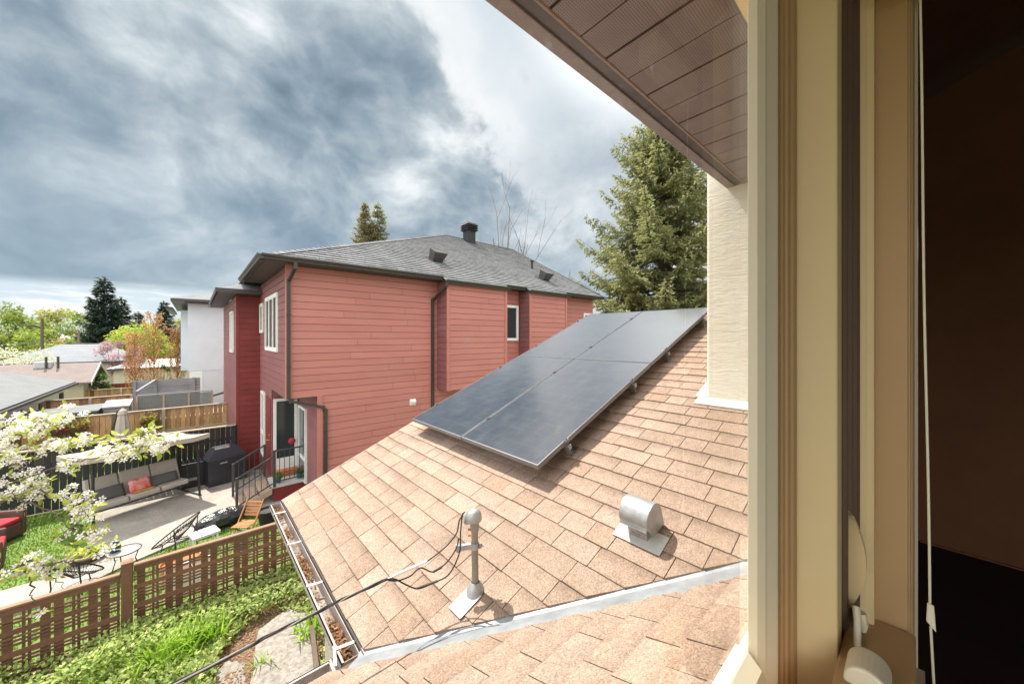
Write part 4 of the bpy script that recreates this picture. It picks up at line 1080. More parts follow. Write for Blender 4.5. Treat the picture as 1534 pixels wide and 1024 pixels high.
lattice(-3.9, -.80, FYL, .28, 1.255, 'brown lattice fence panel at the lower left, left of the square post')
for x, lab in ((-.73, 'square brown fence post between the two lattice panels'), (2.48, 'square brown fence post hidden behind the roof edge'), (-3.98, 'square brown fence post at the far left end of the lattice')):
    o = thing('fence_post', lab, 'post', (x, FYL, 0), 0, 'brown posts of the lattice fence')
    MB().box(-.055, -.055, 0, .055, .055, 1.40).build('post', M['lattice'], o, world=False, bevel=.004); MB().hexa([(-.065,-.065,1.401),(.065,-.065,1.401),(.065,.065,1.401),(-.065,.065,1.401),(-.03,-.03,1.425),(.03,-.03,1.425),(.03,.03,1.425),(-.03,.03,1.425)]).build('cap', M['lattop'], o, world=False)

def picket(name, x0, x1, y, zb, zt, m, label, group, bw=.14, gap=.006, rails=(), railm='cedargrey', side=-1, cap='cedargrey', posts=2.4, ph=.0, gapz=None):
    t = thing(name, label, 'fence', ((x0+x1)/2, y, zb), 0, group)
    mb = MB(); x = x0
    while x < x1-.02:
        w = min(bw-gap, x1-x); mb.box(x, y-.009, zb, x+w, y+.009, zt-.012+rv.uniform(-.006,.0), rv.random()); x += bw
    mb.build('boards', M[m], t)
    for z, h in rails: MB().box(x0, y+side*.0092, z-h/2, x1, y+side*.048, z+h/2).build('rail', M[railm], t)
    if cap: MB().box(x0, y-.07, zt-.011, x1, y+.07, zt+.022).build('cap', M[cap], t)
    if posts:
        n = max(1, round((x1-x0)/posts))
        for i in range(n+1):
            px_ = x0+(x1-x0)*i/n; MB().box(px_-.045, y+side*.0485, zb, px_+.045, y+side*.13, zt+ph-.012).build('post', M[railm if ph == 0 else m], t)
    return t
BF = 15.35
picket('black_fence', -6.5, 1.05, BF, .02, 1.68, 'blackfence', 'black stained picket fence behind the swing seat', None, .135, .012, ((1.25,.09),(.35,.09)), 'blackfence', 1, 'cedargrey', 2.5)
WF = 19.75
picket('wooden_fence', -3.3, 1.5, WF, 0, 1.82, 'cedar', 'long cedar board fence ending at the red house', 'cedar fences of the yards', .145, .014, ((.95,.10),), 'cedargrey', -1, 'cedargrey', 2.4)
picket('wooden_fence', -4.9, -3.36, WF, 0, 1.70, 'cedar', 'short lower piece of cedar fence partly behind the blossom', 'cedar fences of the yards', .15, .003, ((.9,.10),), 'cedargrey', -1, 'cedargrey', 2.4)
picket('wooden_fence', -4.55, -2.10, 23.5, 0, 2.06, 'cedar', 'cedar fence running from the white garage to the grey screen', 'cedar fences of the yards', .15, .003, (), 'cedargrey', -1, 'cedargrey', 1.2)
picket('wooden_fence', -4.5, -1.6, 29.5, 0, 1.80, 'cedar', 'farthest cedar fence below the green cedar bushes', 'cedar fences of the yards', .15, .003, (), 'cedargrey', -1, 'cedargrey', 1.5)
picket('red_fence', -4.2, -1.2, 33.5, 0, 1.75, 'rednfence', 'dark red board fence between the far shrubs', None, .15, .004, (), 'rednfence', -1, None, 0)
# grey privacy screen with its posts
t = thing('privacy_screen', 'tall grey horizontal board screen before the white house', 'screen', (-.9, 23.5, 0))
mb = MB(); z = .05
while z < 2.66: mb.box(-2.07, 23.49, z, .22, 23.51, z+.132, rv.random()); z += .138
mb.build('boards', M['greyboard'], t)
for x in (-2.02, -1.35, -.02): MB().box(x-.05, 23.40, 0, x+.05, 23.488, 2.70).build('post', M['greyboard'], t)
MB().hexa([(-1.9,22.3,2.30),(-1.82,22.3,2.30),(-1.32,23.42,2.66),(-1.40,23.42,2.66),(-1.9,22.3,2.34),(-1.82,22.3,2.34),(-1.32,23.42,2.70),(-1.40,23.42,2.70)]).build('awning_arm', M['greyboard'], t)
# glass balustrade of a raised deck in front
t = thing('glass_balustrade', 'glass panelled deck railing in front of the grey screen', 'railing', (-.7, 21.5, 1.1))
a0, a1 = atY(205, 592, 21.5), atY(318, 584, 21.5)
for i in range(3):
    xa = a0.x+(a1.x-a0.x)*i/3+.03; xb = a0.x+(a1.x-a0.x)*(i+1)/3-.03
    MB().box(xa, 21.49, 1.2, xb, 21.505, 2.16).build('glass', M['railglass'], t)
for i in range(4):
    x = a0.x+(a1.x-a0.x)*i/3; MB().box(x-.03, 21.46, 1.05, x+.03, 21.53, 2.20).build('post', M['paledeck'], t)
MB().box(a0.x, 21.45, 2.201, a1.x, 21.54, 2.24).build('handrail', M['greyboard'], t)
t = thing('raised_deck', 'raised timber deck behind the cedar fence', 'deck', (-.7, 22.4, 0))
MB().box(a0.x, 21.55, 1.05, 1.2, 23.3, 1.15).build('boards', M['paledeck'], t)
for x in (a0.x+.1, .9): MB().box(x-.06, 21.6, 0, x+.06, 21.72, 1.05).build('post', M['paledeck'], t)

# ================================================================== FURNITURE OF THE RED HOUSE YARD
# three-seat swing with canopy (local x along the seat, y towards the fence)
sw = thing('garden_swing', 'three seat garden swing with taupe cushions and sloping canopy', 'swing seat', (-1.08, 13.90, .05), R(26))
def swb(f, name, m, par=None, **k):
    mb = MB(); f(mb); return mb.build(name, M[m], par or sw, world=False, **k)
HW = .95
for i in range(3):
    xa = -HW + i*2*HW/3 + .012; xb = -HW + (i+1)*2*HW/3 - .012
    swb(lambda m_: m_.hexa([(xa,-.28,.36),(xb,-.28,.36),(xb,.24,.33),(xa,.24,.33),(xa,-.28,.50),(xb,-.28,.50),(xb,.24,.47),(xa,.24,.47)]), 'seat_cushion', 'taupe', bevel=.035)
    swb(lambda m_: m_.hexa([(xa,.14,.47),(xb,.14,.47),(xb,.25,.45),(xa,.25,.45),(xa,.36,1.02),(xb,.36,1.02),(xb,.46,1.0),(xa,.46,1.0)]), 'back_cushion', 'taupe', bevel=.03)
swb(lambda m_: [m_.tube([(s*HW,-.27,.34),(s*HW,.26,.32),(s*HW,.50,1.05)], .02, 8) for s in (-1,1)] + [m_.tube([(-HW,-.27,.335),(HW,-.27,.335)], .02, 8), m_.tube([(-HW,.26,.315),(HW,.26,.315)], .02, 8)], 'seat_frame', 'black', smooth=True)
for s in (-1, 1):
    swb(lambda m_: m_.tube([(s*1.06,-.56,0),(s*1.05,-.50,1.2),(s*1.03,-.42,1.74)], .030, 8), 'leg', 'black', smooth=True)
    swb(lambda m_: m_.tube([(s*1.06,.56,0),(s*1.05,.50,1.2),(s*1.03,.42,1.66)], .030, 8), 'leg', 'black', smooth=True)
    swb(lambda m_: m_.tube([(s*1.06,-.62,.02),(s*1.06,.62,.02)], .024, 8), 'foot', 'black', smooth=True)
    swb(lambda m_: m_.tube([(s*1.0,-.02,1.58),(s*.97,-.1,.9),(s*.95,-.2,.40)], .012, 6), 'hanger', 'black')
swb(lambda m_: m_.tube([(-1.10,0,1.62),(1.10,0,1.62)], .026, 8), 'top_bar', 'black', smooth=True)
def canopy(m_):
    nx_, ny_ = 12, 8
    P = lambda i, j: Vector((-1.22+2.44*i/nx_, -.74+1.62*j/ny_, 1.80-.14*(j/ny_) - .035*math.sin(PI*i/nx_*3)**2*(1 if j in (0,ny_) else .4) - .05*math.sin(PI*j/ny_)))
    for i in range(nx_):
        for j in range(ny_):
            q = [P(i,j), P(i+1,j), P(i+1,j+1), P(i,j+1)]; m_.face(q)
    for i in range(nx_):
        for j in (0, ny_):
            a, b = P(i,j), P(i+1,j); m_.face([a, b, b+Vector((0,0,-.13)), a+Vector((0,0,-.13))])
    for j in range(ny_):
        for i in (0, nx_):
            a, b = P(i,j), P(i,j+1); m_.face([a, b, b+Vector((0,0,-.13)), a+Vector((0,0,-.13))])
swb(canopy, 'canopy', 'canopy', smooth=True, fix=False)
swb(lambda m_: [m_.tube([(x,-.70,1.77),(x,.66,1.64)], .012, 6) for x in (-1.18, 0, 1.18)], 'canopy_rib', 'black')
# cushions lying on it are things of their own
SWM = Matrix.Translation((-1.08, 13.90, .05)) @ Matrix.Rotation(R(26), 4, 'Z')
def pillow(name, x, y, z, w, h, d, tilt, rz, m, label, cat='pillow', group=None):
    L = SWM @ Vector((x, y, z)); mb = MB(); n = 8
    P = {}
    for s in (1, -1):
        for i in range(n+1):
            for j in range(n+1):
                u, v = i/n*2-1, j/n*2-1; k = (1-u*u)**.5*(1-v*v)**.5 if abs(u) < 1 and abs(v) < 1 else 0
                P[s,i,j] = Vector((u*w/2*(1-.06*(1-abs(v))**2*0), s*d/2*k**.6 if k > 0 else 0, v*h/2))
        for i in range(n):
            for j in range(n): mb.face([P[s,i,j], P[s,i+1,j], P[s,i+1,j+1], P[s,i,j+1]])
    o = mb.build(name, M[m], smooth=True); o.location = L; o.rotation_euler = (R(tilt), 0, R(26+rz)); tag(o, label, cat, group); return o
pillow('pillow', -.60, .06, .62, .62, .34, .17, -24, 3, 'greypillow', 'dark grey pillow on the left seat of the garden swing', group='pillows on the swing')
pillow('pillow', .52, .06, .60, .60, .30, .16, -30, -4, 'greypillow', 'dark grey pillow lying on the right seat of the garden swing', group='pillows on the swing')
pillow('pillow', -.02, .0, .65, .44, .34, .15, -20, 4, 'redfab', 'red patterned pillow on the middle seat of the garden swing', group='pillows on the swing')
pillow('cloth', .02, -.14, .512, .44, .16, .03, 90, 2, 'yellowcloth', 'orange yellow cloth spread below the red pillow', 'cloth')

# covered grill and black cabinet
gr = thing('covered_grill', 'barbecue under a black fitted cover beside the maroon wall', 'barbecue', (.72, 14.75, .05), R(14))
mb = MB()
prof = [(-.62,0,.32),(-.60,.30,.31),(-.60,.80,.31),(-.38,1.08,.24),(-.10,1.13,.20)]
def ring(x, y, z): return [(-x,-y,z),(x,-y,z),(x,y,z),(-x,y,z)]
rg = [ring(.47,.31,.02), ring(.50,.33,.30), ring(.50,.33,.80), ring(.46,.31,.86), ring(.30,.20,1.10), ring(.28,.15,1.13)]
for a, b in zip(rg, rg[1:]):
    for i in range(4): mb.face([a[i], a[(i+1)%4], b[(i+1)%4], b[i]])
mb.face(rg[-1]); mb.build('cover', M['navycover'], gr, world=False, bevel=.03)
MB().box(-.20,-.340,.66,-.02,-.334,.70).build('badge', M['cablegrey'], gr, world=False)
mb = MB(); mb.tube([(-.49,-.30,.79),(-.49,.30,.79),(.49,.30,.79),(.49,-.30,.79),(-.49,-.30,.79)], .010, 6); mb.build('hem_cord', M['black'], gr, world=False)
bx = thing('storage_cabinet', 'low black storage cabinet between the swing and the grill', 'cabinet', (.02, 15.0, .05), R(6))
MB().box(-.33,-.26,0,.33,.26,.70).build('body', M['black'], bx, world=False, bevel=.02); MB().box(-.35,-.28,.702,.35,.28,.75).build('lid', M['black'], bx, world=False, bevel=.01)
MB().box(-.20,-.268,.22,.02,-.2605,.30).build('badge', M['cablegrey'], bx, world=False)

def strings_chair(px, py, rz, label, sc=1.0):
    c = atZ(px, py, .03); t = thing('string_chair', label, 'chair', c, R(rz), 'black string bowl chairs')
    # egg shaped hoop leaning back, strings gathered to a small ring
    hoop = []; n = 30
    for i in range(n+1):
        a = 2*PI*i/n; w = .34*sc*(1-.18*math.sin(a)); hoop.append(Vector((w*math.cos(a), .40*sc*math.sin(a), .42*sc+(.34*math.sin(a)+.06)*sc)))
    MB().tube(hoop, .013, 8, cap=False).build('hoop', M['black'], t, world=False, smooth=True)
    cr = [Vector((.09*sc*math.cos(2*PI*i/n), -.08*sc+.09*sc*math.sin(2*PI*i/n), .26*sc)) for i in range(n+1)]
    mb = MB()
    for k in range(44):
        f = k/44*n; i = int(f); u = f-i; a = hoop[i].lerp(hoop[i+1], u); b = cr[i].lerp(cr[i+1], u); m_ = (a+b)/2+Vector((0,0,-.05*sc)); mb.tube([a, m_, b], .0042, 4, cap=False)
    mb.build('strings', M['black'], t, world=False)
    MB().tube(cr, .008, 6).build('seat_ring', M['black'], t, world=False)
    for a in (.6, 2.54, 4.71):
        MB().tube([hoop[int(a/(2*PI)*n)]*.98, Vector((.30*sc*math.cos(a), .30*sc*math.sin(a), .16*sc)), Vector((.34*sc*math.cos(a), .34*sc*math.sin(a), 0))], .011, 6).build('leg', M['black'], t, world=False)
strings_chair(266, 826, -128, 'black string bowl chair tipped beside the white crate', 1.0)
strings_chair(112, 884, 150, 'black string bowl chair on the path near the blossom', .9)
# small round wire table with a blue jar
c = atZ(186, 856, .03); tb = thing('side_table', 'small round black wire table near the square fence post', 'table', c)
MB().tube([Vector((.24*math.cos(2*PI*i/28), .24*math.sin(2*PI*i/28), .42)) for i in range(29)], .010, 6, cap=False).build('rim', M['black'], tb, world=False)
MB().lathe([(.235,.410),(.235,.418),(0,.418)], (0,0,0), 28).build('top', M['cablegrey'], tb, world=False)
for a in (.4, 2.5, 4.6): MB().tube([(.23*math.cos(a), .23*math.sin(a), .41),(.16*math.cos(a), .16*math.sin(a), .2),(.22*math.cos(a), .22*math.sin(a), 0)], .009, 6).build('leg', M['black'], tb, world=False)
j = MB().lathe([(0,0),(.06,.0),(.085,.05),(.085,.13),(.06,.17),(.065,.19),(.05,.19),(.045,.16),(0,.15)], (0,0,0), 18).build('jar', M['blueglaze'], smooth=True)
j.location = c+Vector((-.13,.06,.419)); tag(j, 'blue glazed jar on the small round wire table', 'jar')
for px, py, lab in ((268, 880, 'white planter box glimpsed through the lattice below the terracotta pots'), (303, 868, 'white planter box glimpsed through the lattice, right of its twin')):
    c = atZ(px, py, .02); t = thing('planter_box', lab, 'planter', c, R(10), 'white planter boxes behind the lattice')
    MB().box(-.17,-.15,0,.17,-.13,.36).box(-.17,.13,0,.17,.15,.36).box(-.17,-.1299,0,-.15,.1299,.36).box(.15,-.1299,0,.17,.1299,.36).build('box', M['white'], t, world=False); MB().box(-.149,-.129,.28,.149,.129,.32).build('soil', M['soil'], t, world=False)
# rolled shiny cover
c = atZ(336, 787, .03)
rc = thing('covered_bundle', 'long bundle wrapped in shiny black plastic on the grass', 'bundle', c, R(18)); rc.scale = (1.3,1.25,1.2)
mb = MB(); rings = []
for i in range(15):
    f = i/14; x = -.42+.84*f; r_ = .17*math.sin(PI*min(1,max(.04,f*.92+.06)))**.45
    rings.append([Vector((x+.02*math.sin(9*f+k), r_*1.1*math.cos(2*PI*k/16)*(1+.08*math.sin(k*3+i)), .17+r_*math.sin(2*PI*k/16)*(1+.07*math.sin(k*5+i*2)))) for k in range(16)])
for a, b in zip(rings, rings[1:]):
    for k in range(16): mb.face([a[k], a[(k+1)%16], b[(k+1)%16], b[k]])
mb.face(rings[0]); mb.face(rings[-1]); mb.build('wrap', M['plasticblack'], rc, world=False, smooth=True)
MB().tube([Vector((-.42,.0,.17))+Vector((-.16+.14*math.cos(a),.05*math.sin(a*2),.13*math.sin(a))) for a in [2*PI*i/20 for i in range(21)]], .009, 6).tube([Vector((-.55,.08,.14))+Vector((.13*math.cos(a),.10*math.sin(a),.06*math.sin(a))) for a in [2*PI*i/20 for i in range(21)]], .008, 6).build('wire_loops', M['black'], rc, world=False)
# white slatted crate
c = atZ(306, 820, .03); cr = thing('slatted_table', 'low white slatted table behind the lattice fence', 'table', c, R(14))
for i in range(6): MB().box(-.24+.081*i, -.19, .33, -.24+.081*i+.068, .19, .35).build('slat', M['white'], cr, world=False)
mb = MB(); mb.box(-.24,-.17,.29,.24,-.14,.329); mb.box(-.24,.14,.29,.24,.17,.329); mb.build('batten', M['white'], cr, world=False)
for x, y in ((-.21,-.15),(.18,-.15),(-.21,.12),(.18,.12)): MB().box(x, y, 0, x+.03, y+.03, .289).build('leg', M['white'], cr, world=False)
# wooden folding chair
c = atZ(368, 806, .03); fc = thing('folding_chair', 'wooden folding chair beside the wrapped bundle', 'chair', c, R(-42)); fc.scale = (.86,.86,.80)
for i in range(6): MB().box(-.21, -.24+.072*i, .43, .21, -.24+.072*i+.05, .45).build('slat', M['teak'], fc, world=False)
for i in range(5): MB().hexa([(-.20,.215+.03*i,.55+.075*i),(.20,.215+.03*i,.55+.075*i),(.20,.232+.03*i,.55+.075*i),(-.20,.232+.03*i,.55+.075*i),(-.20,.235+.03*i,.60+.075*i),(.20,.235+.03*i,.60+.075*i),(.20,.252+.03*i,.60+.075*i),(-.20,.252+.03*i,.60+.075*i)]).build('back_slat', M['teak'], fc, world=False)
for s in (-1, 1):
    MB().bar((s*.225,-.26,0), (s*.225,.38,.96), .025, .035).build('leg', M['teak'], fc, world=False); MB().bar((s*.195,.30,0), (s*.195,-.22,.43), .025, .035).build('leg', M['teak'], fc, world=False)
# pots
def pot(px, py, r_, h, m, label, plant=None, name='plant_pot', n=0):
    c = atZ(px, py, .02); t = thing(name, label, 'pot', c)
    MB().lathe([(r_*.72,0),(r_*.9,h*.8),(r_*1.02,h*.82),(r_*1.02,h),(r_*.9,h),(r_*.84,h*.86),(0,h*.84)], (0,0,0), 22).build('pot', M[m], t, world=False, smooth=True)
    if plant:
        mb = MB(); leafscatter(mb, n, lambda: Vector((rv.gauss(0,r_*.5), rv.gauss(0,r_*.5), h*.9+abs(rv.gauss(0,.09)))), .09, rv, 1.0); mb.build('leaves', M[plant], t, world=False, fix=False)
    return t
pot(401, 784, .23, .36, 'black', 'round black plastic planter beside the porch skirt'); pot(361, 822, .15, .34, 'teal', 'teal glazed pot just behind the lattice fence')
pot(129, 840, .30, .16, 'wicker', 'shallow brown bowl of young leaves on the patio edge', 'leaflime', n=150)
pot(256, 866, .17, .30, 'terra', 'terracotta pot seen through the lattice, left of its twin'); pot(284, 854, .17, .30, 'terra', 'terracotta pot seen through the lattice, right of its twin')
# wicker armchairs at the left edge
def wicker(px, py, rz, label):
    c = atZ(px, py, .01); t = thing('wicker_armchair', label, 'armchair', c, R(rz), 'brown wicker armchairs')
    mb = MB(); mb.box(-.36,-.36,.04,.36,.36,.36); mb.build('base', M['wicker'], t, world=False, bevel=.03)
    for s in (-1, 1): MB().box(s*.361,-.36,.04,s*.46,.36,.60).build('arm', M['wicker'], t, world=False, bevel=.03)
    MB().box(-.46,.361,.04,.46,.46,.82).build('back', M['wicker'], t, world=False, bevel=.03)
    MB().box(-.34,-.36,.365,.34,.34,.47).build('cushion', M['redcush'], t, world=False, bevel=.035)
wicker(-24, 818, 60, 'brown wicker armchair with a red cushion on the lawn'); wicker(-40, 856, 100, 'brown wicker armchair at the left edge, closer than its twin')
# closed patio umbrella beyond the black fence
c = Vector((-1.85, 18.2, 0)); um = thing('patio_umbrella', 'closed taupe patio umbrella standing behind the black fence', 'umbrella', c)
MB().tube([(0,0,0),(0,0,2.15)], .022, 8).build('pole', M['darkmetal'], um, world=False)
mb = MB(); n = 16; rg = []
for z, r_ in ((1.05,.15),(1.15,.19),(1.6,.155),(1.95,.11),(2.05,.07)): rg.append([Vector((r_*(1+.18*(k%2))*math.cos(2*PI*k/n), r_*(1+.18*(k%2))*math.sin(2*PI*k/n), z)) for k in range(n)])
for a, b in zip(rg, rg[1:]):
    for k in range(n): mb.face([a[k], a[(k+1)%n], b[(k+1)%n], b[k]])
mb.build('canopy', M['canopy'], um, world=False, smooth=True); MB().lathe([(.14,2.0),(.10,2.12),(.02,2.20),(0,2.2)], (0,0,0), 10).build('cap', M['canopy'], um, world=False)
MB().tube([(-.35,.05,1.0),(-.12,.02,2.12),(-.02,0,2.16)], .03, 8).build('arm', M['darkmetal'], um, world=False)
# flower boxes hung on the cedar fence
for px, py, lab, fm in ((104, 642, 'fence basket with dark red flowers on the cedar fence', 'redcush'), (223, 632, 'green trailing plant basket hung on the cedar fence post', 'terra')):
    c = atY(px, py, WF-.22); t = thing('flower_basket', lab, 'planter', c, 0, 'flower baskets on the cedar fence')
    wd = .45 if px < 200 else .22
    MB().hexa([(-wd*.8,-.08,-.16),(wd*.8,-.08,-.16),(wd*.8,.08,-.16),(-wd*.8,.08,-.16),(-wd,-.11,0),(wd,-.11,0),(wd,.10,0),(-wd,.10,0)]).build('trough', M['wicker'], t, world=False)
    mb = MB(); leafscatter(mb, 240, lambda: Vector((rv.uniform(-wd,wd), rv.gauss(-.02,.09), rv.gauss(.08,.10))), .10, rv, 1.0); mb.build('leaves', M['greenleaf'], t, world=False, fix=False)
    mb = MB(); leafscatter(mb, 90, lambda: Vector((rv.uniform(-wd,wd), rv.gauss(-.08,.07), rv.gauss(.0,.10))), .08, rv, 1.0, .9); mb.build('blooms', M[fm], t, world=False, fix=False)
# mesh panel and timber below our gutter
c = atZ(486, 975, 1.2); mp = thing('mesh_panel', 'wire mesh panel with a timber edge leaning below the gutter', 'mesh panel', (c.x, c.y, .3))
a, b = atZ(467, 938, 1.55), atZ(474, 1000, 1.55); u = (b-a).normalized(); b = a+u*.85; dn = Vector((.16, .0, -1.2))
MB().bar(a, a+dn*1.0, .04, .04).bar(a, b, .04, .04).bar(b, b+dn, .04, .04).build('timber', M['poletimber'], mp)
mb = MB()
for i in range(26): p = a.lerp(b, i/25); mb.bar(p, p+dn, .003, .003)
for i in range(36): p = a+dn*(i/35); mb.bar(p, p+(b-a), .003, .003)
mb.build('mesh', M['cablegrey'], mp)

# ================================================================== BUILDINGS BEYOND
def stuccohouse():
    t = thing('white_house', 'white stucco house with flat dark eaves beyond the grey screen', 'house', (2, 28, 0))
    MB().box(-.27, 27.0, 2.75, 9, 36, 6.55).box(.35, 27.02, 0, 9, 36, 2.749).build('wall', M['whitestucco'], t)
    MB().box(-.62, 30.0, 2.6, -.271, 36, 6.3).build('side_wing', M['whitestucco'], t)
    mb = MB(); mb.hexa([(-.95,26.3,6.60),(9.6,26.3,6.60),(9.6,36.6,6.60),(-.95,36.6,6.60),(-.95,26.3,6.74),(9.6,26.3,6.74),(9.6,36.6,6.74),(-.95,36.6,6.74)])
    mb.box(-1.25, 29.3, 6.31, -.96, 36.5, 6.44); mb.build('eave', M['darkmetal'], t)
    MB().hexa([(-.94,26.31,6.741),(9.5,26.31,6.741),(9.5,36.5,6.741),(-.94,36.5,6.741),(2.6,30,7.9),(6,30,7.9),(6,33,7.9),(2.6,33,7.9)]).build('roof', M['greyshingle'], t)
    MB().hexa([(-.4,26.45,6.55),(9,26.45,6.55),(9,26.98,6.55),(-.4,26.98,6.55),(-.4,26.45,6.598),(9,26.45,6.598),(9,26.98,6.598),(-.4,26.98,6.598)]).build('soffit', M['darksoffit'], t)
    mb = MB(); a, b = atY(317, 593, 24.2), atY(351, 583, 24.2); mb.bar(a, b+(b-a)*.6, .1, .08); mb.build('stair_rail', M['darkmetal'], t)
    MB().box(-.20, 27.01, 0, .349, 27.4, 2.745).build('lower_wall', M['tealwall'], t)
stuccohouse()
def garage(name, label, x0, x1, y0, y1, ze, zr, ridge, wm, rm, ov=.35, feat=True):
    t = thing(name, label, 'garage', ((x0+x1)/2, (y0+y1)/2, 0))
    MB().box(x0, y0, 0, x1, y1, ze).build('wall', M[wm], t)
    mb = MB(); th = .07
    if ridge == 'y':
        xm = (x0+x1)/2; a, b = y0-ov, y1+ov
        for s, xe in ((1, x1+ov), (-1, x0-ov)):
            zl = ze-(zr-ze)*ov/((x1-x0)/2)
            mb.hexa([(xe,a,zl),(xe,b,zl),(xm,b,zr),(xm,a,zr),(xe,a,zl+th),(xe,b,zl+th),(xm,b,zr+th),(xm,a,zr+th)])
        r = mb.build('roof', M[rm], t); 
        MB().extrude([(x0,y0+.01,ze),(x1,y0+.01,ze),(xm,y0+.01,zr)], (0,y1-y0-.02,0)).build('gable', M[wm], t)
        MB().box(x1+ov, a, zl-.11, x1+ov+.02, b, zl+th+.01).build('fascia', M['darkmetal'], t)
        MB().box(x1+ov+.021, a, zl-.05, x1+ov+.11, b, zl+.03).build('gutter', M['darkmetal'], t)
    else:
        ym = (y0+y1)/2; a, b = x0-ov, x1+ov
        for ye in (y0-ov, y1+ov):
            zl = ze-(zr-ze)*ov/((y1-y0)/2)
            mb.hexa([(a,ye,zl),(b,ye,zl),(b,ym,zr),(a,ym,zr),(a,ye,zl+th),(b,ye,zl+th),(b,ym,zr+th),(a,ym,zr+th)])
        r = mb.build('roof', M[rm], t)
        MB().extrude([(x0+.01,y0,ze),(x0+.01,y1,ze),(x0+.01,ym,zr)], (x1-x0-.02,0,0)).build('gable', M[wm], t)
        MB().hexa([(b,y0-ov,zl-.1),(b+.03,y0-ov,zl-.1),(b+.03,ym,zr-.1),(b,ym,zr-.1),(b,y0-ov,zl+.09),(b+.03,y0-ov,zl+.09),(b+.03,ym,zr+.09),(b,ym,zr+.09)]).hexa([(b,y1+ov,zl-.1),(b+.03,y1+ov,zl-.1),(b+.03,ym+.001,zr-.1),(b,ym+.001,zr-.1),(b,y1+ov,zl+.09),(b+.03,y1+ov,zl+.09),(b+.03,ym+.001,zr+.09),(b,ym+.001,zr+.09)]).build('barge_board', M['whitemetal'], t)
    return t, r
GX = -4.75
g1, r1 = garage('garage', 'white garage with a broad grey roof at the left edge', -11.0, GX, 16.0, 27.6, 2.45, 3.35, 'y', 'tealwall', 'sheet', .30)
for y, h0, h1, w, nm, m_ in ((21.3,.2,2.0,.55,'door','greyboard'), (23.7,1.35,1.95,.55,'window','glassdark'), (26.7,.1,2.0,.55,'door','black')):
    f = MB().box(GX, y, h0, GX+.04, y+w, h1).build(nm, M[m_], g1)
MB().lathe([(.03,0),(.07,.06),(.07,.2),(0,.24)], (GX+.12,26.3,1.55), 8).build('wall_lamp', M['black'], g1)
g2, r2 = garage('garage', 'garage with a faded pink shingle roof behind the white one', -11.5, -4.35, 29.0, 33.4, 2.35, 3.15, 'x', 'beigewall', 'pinkroof', .3)
for px, lab in ((69, None), (87, None)):
    p = atY(px, 556, 30.6); MB().tube([(p.x,p.y,2.9),(p.x,p.y,3.62)], .05, 8).build('pipe', M['darkmetal'], r2)
p = atY(66, 556, 30.9); MB().box(p.x-.3, p.y-.25, 3.0, p.x+.3, p.y+.25, 3.35).build('skylight', M['skytop'], r2, bevel=.04)
def hiphouse(name, label, cx, cy, w, l, ze, zr, rl, wm, rm, cat='house', wins=()):
    t = thing(name, label, cat, (cx, cy, 0)); x0, x1, y0, y1 = cx-w/2, cx+w/2, cy-l/2, cy+l/2
    MB().box(x0+.4, y0+.4, 0, x1-.4, y1-.4, ze).build('wall', M[wm], t)
    mb = MB(); a, b = (cx-rl/2, cy, zr), (cx+rl/2, cy, zr); P = [(x0,y0,ze),(x1,y0,ze),(x1,y1,ze),(x0,y1,ze)]
    mb.face([P[0],P[1],b,a]); mb.face([P[1],P[2],b]); mb.face([P[2],P[3],a,b]); mb.face([P[3],P[0],a]); mb.face([P[3],P[2],P[1],P[0]])
    r = mb.build('roof', M[rm], t); MB().box(x0-.02,y0-.02,ze-.2,x1+.02,y1+.02,ze-.002).build('fascia', M['darkmetal'], t)
    for px, pz0, pz1, pw in wins:
        f = MB().box(cx+px, y0+.36, pz0, cx+px+pw, y0+.398, pz1).build('window', M['white'], t); MB().box(cx+px+.06, y0+.34, pz0+.06, cx+px+pw-.06, y0+.358, pz1-.06).build('glass', M['glassdark'], f)
    return t
c = atD(122, 530, 34); hiphouse('garage', 'grey hip roofed garage in front of the tall spruce', c.x, c.y, 8.5, 7.5, 2.5, 4.0, 2.5, 'beigewall', 'greyroof', 'garage')
c = atD(215, 562, 33); hiphouse('garage', 'pale low roof behind the orange saplings', c.x+1.0, c.y+2, 6.5, 5, 1.9, 2.55, 2.5, 'beigewall', 'skytop', 'garage')
c = atD(120, 500, 88); hiphouse('far_house', 'small far white house beyond the street pole', c.x, c.y, 14, 9, 3.6, 5.4, 6, 'tealwall', 'skytop', 'house', ((-4,1.4,2.7,1.6),(.5,1.4,2.7,1.6),(3.4,1.4,2.7,1.4)))
c = atD(84, 515, 62); hiphouse('far_house', 'far brown roofed house among green trees', c.x, c.y, 9, 9, 2.9, 4.3, 4, 'beigewall', 'rednfence', 'house', ((-2,1.2,2.3,1.2),))
c = atD(282, 505, 75); hiphouse('far_house', 'far pale house partly hidden behind the white stucco house', c.x, c.y, 9, 9, 5.0, 7.5, 3, 'tealwall', 'pinkroof', 'house', ((-2,1.2,2.3,1.2),(-2,3.2,4.3,1.2)))
c = atD(905, 470, 27); t = thing('yellow_shed', 'narrow olive yellow wall beyond the end of the red house', 'house', (c.x+1.4, c.y, 0)); MB().box(c.x-.3,c.y,0,c.x+4,c.y+4,6.3).build('wall', M['beigewall'], t); MB().hexa([(c.x-.6,c.y-.3,6.3),(c.x+4.3,c.y-.3,6.3),(c.x+4.3,c.y+4.3,6.3),(c.x-.6,c.y+4.3,6.3),(c.x+1.7,c.y-.2,7.4),(c.x+1.9,c.y-.2,7.4),(c.x+1.9,c.y+4.2,7.4),(c.x+1.7,c.y+4.2,7.4)]).build('roof', M['greyroof'], t)
